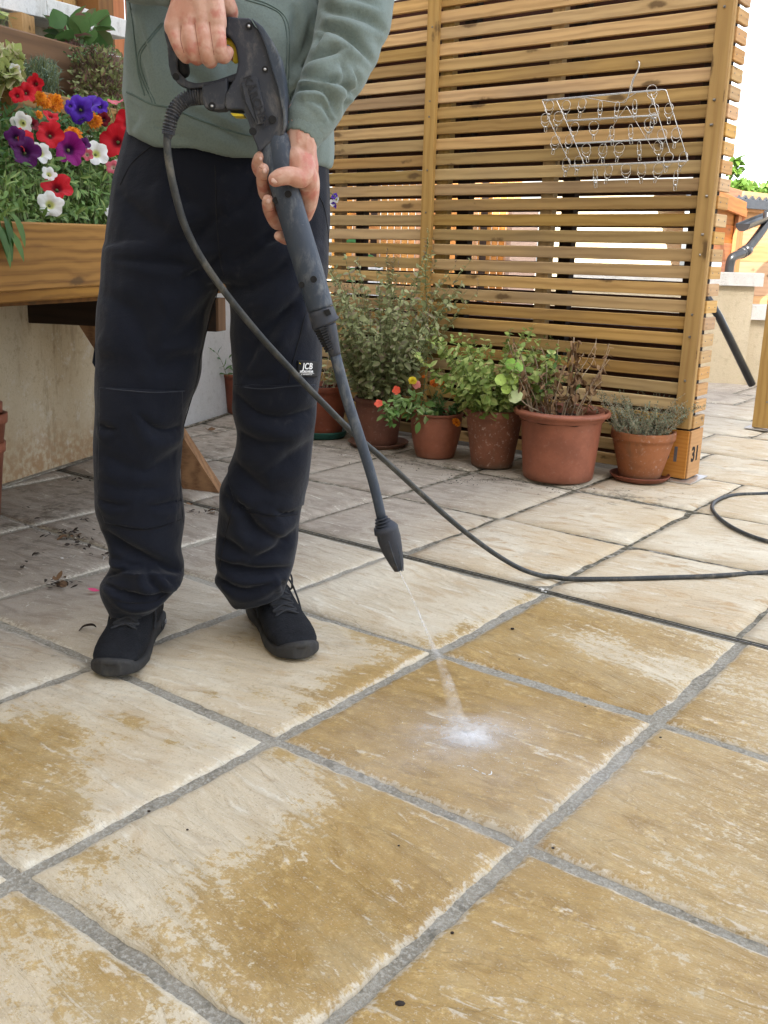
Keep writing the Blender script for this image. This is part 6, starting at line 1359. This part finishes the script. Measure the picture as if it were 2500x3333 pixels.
# ------------------------------------------------------------------ sock dryer on the screen
dy = thing('peg_dryer', gy(2078, 200, 2.41), 'silver wire drying rack with rows of clip pegs hooked on the slatted screen', 'clothes dryer')
zp = lambda x, y: (1700+x/2.765, 150+y/2.765)
def wirep(name, pts, Y=2.40, r=.0017, k=4):
    S = np.array([gy(*zp(*p[:2]), p[2] if len(p) > 2 else Y) for p in pts]); 
    if k and len(S) > 2: S = spline(S, k)
    return obj(name, *tube(S, r, 7), M['wire'], dy, True)
wirep('top_bar', [(180, 487), (700, 440), (1250, 392), (1290, 396), (1300, 410)], r=.0024, k=0); wirep('frame_side', [(1300, 410), (1400, 740), (1490, 1030)], r=.002, k=0)
wirep('frame_side', [(180, 487), (250, 680), (440, 1080)], r=.002, k=0); wirep('frame_side', [(310, 490), (400, 690), (560, 1070)], 2.36, .0017, 0); wirep('frame_side', [(1160, 430), (1330, 960)], 2.36, .0017, 0)
for a, b in (((400, 670), (1210, 620)), ((480, 874), (1290, 830)), ((440, 1080), (1490, 1032))): wirep('cross_bar', [a, b], 2.385, .0024, 0)
for a, b in (((400, 678), (1210, 628)), ((480, 881), (1290, 837)), ((440, 1087), (1480, 1040)), ((200, 494), (1240, 400))): wirep('cross_wire', [a, b], 2.375, .0012, 0)
wirep('hook', [(1010, 160, 2.50), (1020, 140, 2.48), (1035, 130, 2.44), (1048, 138, 2.41), (1055, 165), (1040, 220), (1000, 290), (980, 350), (965, 420), (950, 470)], 2.405, .0026)
wirep('hook', [(1040, 230), (1005, 300), (988, 370), (980, 420)], 2.40, .0015)
for pts in ([(570, 465), (720, 490), (880, 510), (930, 480), (1020, 425)], [(940, 540), (820, 720), (680, 1050)], [(940, 540), (1060, 740), (1180, 930)], [(950, 470), (930, 500), (905, 515)]): wirep('brace_wire', pts, 2.39, .0013)
# one peg, shared mesh
def peg_mesh(open_):
    mb = MB(); R = .0175; ring = [np.array([R*open_*math.sin(t), 0, -R+R*math.cos(t)]) for t in np.linspace(0, 2*math.pi, 15)]; mb.add(*tube(ring, .00125, 5, rcap=False))
    for sg in (-1, 1):
        pts = [(sg*R*open_*.8, 0, -R*1.6), (sg*R*open_*.95, .002*sg, -R*1.9), (sg*.004, .002*sg, -.050), (sg*.0045, .002*sg, -.066), (-sg*.001, .002*sg, -.068)]
        mb.add(*tube(np.array(pts), .0014, 5, rcap=False))
    mb.add(*tube([(-.004, 0, -.049), (.004, 0, -.049)], .0042, 8, rcap=False)); return mesh('peg', mb.v, mb.f, True)
pm_ = {1: peg_mesh(1.0), 0: peg_mesh(.45)}
for q in pm_.values(): q.materials.append(M['wire'])
random.seed(81)
for (x, y, o_) in [(248, 490, 1), (400, 487, 1), (550, 470, 1), (705, 490, 0), (860, 500, 0), (1012, 480, 0), (1320, 515, 1), (1180, 520, 1), (207, 605, 1), (340, 590, 1), (480, 685, 1), (645, 675, 1), (805, 720, 0), (975, 705, 0), (1150, 645, 1),
                   (1400, 735, 1), (1260, 745, 1), (310, 808, 1), (430, 795, 1), (570, 878, 1), (725, 880, 1), (885, 870, 1), (1050, 855, 0), (1220, 850, 1), (1325, 955, 1), (1465, 950, 1), (400, 1005, 1), (520, 990, 1), (655, 1105, 0), (790, 1068, 1), (932, 1060, 1), (1078, 1058, 1), (1240, 1055, 1), (1385, 1120, 0), (1160, 350, 1), (1190, 600, 0)]:
    P = gy(*zp(x, y), 2.385); o = bpy.data.objects.new('peg', pm_[o_]); C.objects.link(o); o.parent = dy
    o.matrix_basis = mw(dy).inverted() @ Matrix.Translation(Vector(P)) @ Matrix.Rotation(random.uniform(-.25, .25)+.55*0, 4, 'Y') @ Matrix.Rotation(random.uniform(-.3, .5), 4, 'Z')

# ------------------------------------------------------------------ trees beyond
def tree(name, label, px, py, D, wx, wy, n, ls):
    P = at(px, py, D); s = 1/scale_at(P); e = thing(name, [P[0], P[1], 0], label, 'tree'); L = Leaves()
    hub = [(random.gauss(0, .45), random.gauss(0, .4), random.gauss(0, .4)) for _ in range(16)]
    for k in range(n):
        h_ = random.choice(hub); x, y, z = [h_[i]+random.gauss(0, .20) for i in range(3)]; q = P+RH*x*wx*s+FH*y*wx*s+UP*z*wy*s; L.leaf(q, G(1), UP+G(.6), ls, ls*.6, curl=.3)
    L.build('crown', LM['tree'], e)
    if D > 9: obj('trunk', *tube([[P[0], P[1], 0], P], [.12, .06], 8), SM['brown'], e, True)
random.seed(91)
tree('garden_tree', 'rounded leafy green tree top just above the shed roof', 2412, 622, 13, 55, 34, 2600, .11)
tree('garden_tree', 'darker low tree top above the roof at the right edge', 2530, 632, 14, 55, 22, 1500, .11)
tree('overhanging_branch', 'bright green leafy twig hanging beside the end of the screen', 2392, 545, 7, 14, 30, 60, .055)

# ------------------------------------------------------------------ litter on the paving
lit = [plain('dead_leaf_dark', (.03, .02, .014), .9, 0, 80, .3, .5), plain('dead_leaf_brown', (.16, .09, .045), .9, 0, 80, .3, .5), plain('pale_fragment', (.62, .60, .55), .8), plain('pink_petal', (.65, .06, .18), .6)]
def litter(name, label, spots, mi, ls, seed, rough=.8):
    random.seed(seed); L = Leaves()
    for (x, y, w_, h_, n_) in spots:
        for k in range(n_):
            q = gz(x+random.gauss(0, w_), y+random.gauss(0, h_), .0045+random.uniform(0, .006)); l = ls*random.uniform(.4, 1.3); L.leaf(q, np.array([random.gauss(0, 1), random.gauss(0, 1), random.uniform(-.1, .25)]), UP+G(.3), l, l*random.uniform(.2, .6), curl=random.uniform(-.3, .5))
    o = L.build(name, lit[mi], None); recentre(o); tag(o, label, 'leaf litter', kind='stuff'); return o
litter('leaf_litter', 'dark dead leaf scraps scattered on the paving left of the man', [(240, 1740, 45, 8, 34), (215, 1730, 18, 5, 14), (190, 1898, 22, 7, 34), (252, 1772, 22, 6, 16), (80, 1648, 12, 4, 4), (270, 1690, 12, 3, 5), (70, 1840, 10, 4, 5), (330, 1805, 20, 4, 8), (130, 1798, 7, 3, 4), (100, 1700, 50, 20, 10), (665, 1665, 40, 6, 30), (260, 1555, 50, 8, 20)], 0, .016, 101)
litter('leaf_litter', 'brown dead leaves lying along the drain behind the legs', [(690, 1663, 12, 5, 8), (200, 1893, 15, 5, 8), (610, 1640, 20, 4, 6), (230, 1742, 20, 5, 8), (692, 1402, 9, 3, 5)], 1, .028, 102)
litter('petal_fragments', 'tiny pale fragments scattered on the paving', [(220, 1815, 14, 3, 7), (345, 1812, 14, 3, 5), (95, 1965, 4, 2, 2), (282, 2147, 2, 2, 2), (1118, 1480, 3, 2, 3), (240, 1750, 12, 3, 5), (172, 2131, 6, 2, 2), (1777, 1922, 9, 4, 7), (180, 1884, 5, 3, 3)], 2, .011, 103)
litter('fallen_petal', 'fallen magenta petal on the paving beside the trouser hem', [(315, 1921, 7, 3, 7)], 3, .024, 104)
litter('compost_crumbs', 'dark compost crumbs and leaf bits spilled round the row of pots', [(1500, 1560, 60, 12, 70), (1350, 1510, 60, 10, 50), (1600, 1560, 60, 12, 40), (1900, 1590, 60, 10, 26), (1750, 1590, 70, 10, 40), (1200, 1480, 60, 12, 50), (2060, 1610, 80, 14, 20), (1130, 1470, 60, 14, 30), (1000, 1470, 60, 20, 20)], 0, .0085, 105)
random.seed(111)
S = spline(np.array([gz(258, 2052, .004), gz(272, 2038, .006), gz(292, 2033, .016), gz(305, 2034, .012), gz(312, 2040, .005)]), 5)
o = obj('fallen_twig', *tube(S, [.001+.0018*math.sin(k/len(S)*3.1) for k in range(len(S))], 6), lit[0], None, True); recentre(o); tag(o, 'small curled dark seed pod on the slab left of the left shoe in the picture', 'twig')
mb = MB()
for (x, y, r) in ((1298, 2752, .0015), (1472, 3036, .002), (1668, 2046, .0035), (1690, 2145, .0015), (1302, 3270, .005), (485, 2640, .002), (1905, 2300, .002), (610, 2700, .0015), (2150, 2400, .002), (1800, 2760, .002)):
    mb.add(*ell(gz(x, y, .003), r*1.4, r, r*.8, 7))
o = mb.build('grit', lit[0], None, True); recentre(o); tag(o, 'scattered dark grit stones on the near paving', 'grit', kind='stuff')
# white scuff marks of dried bird lime on the slab to the right
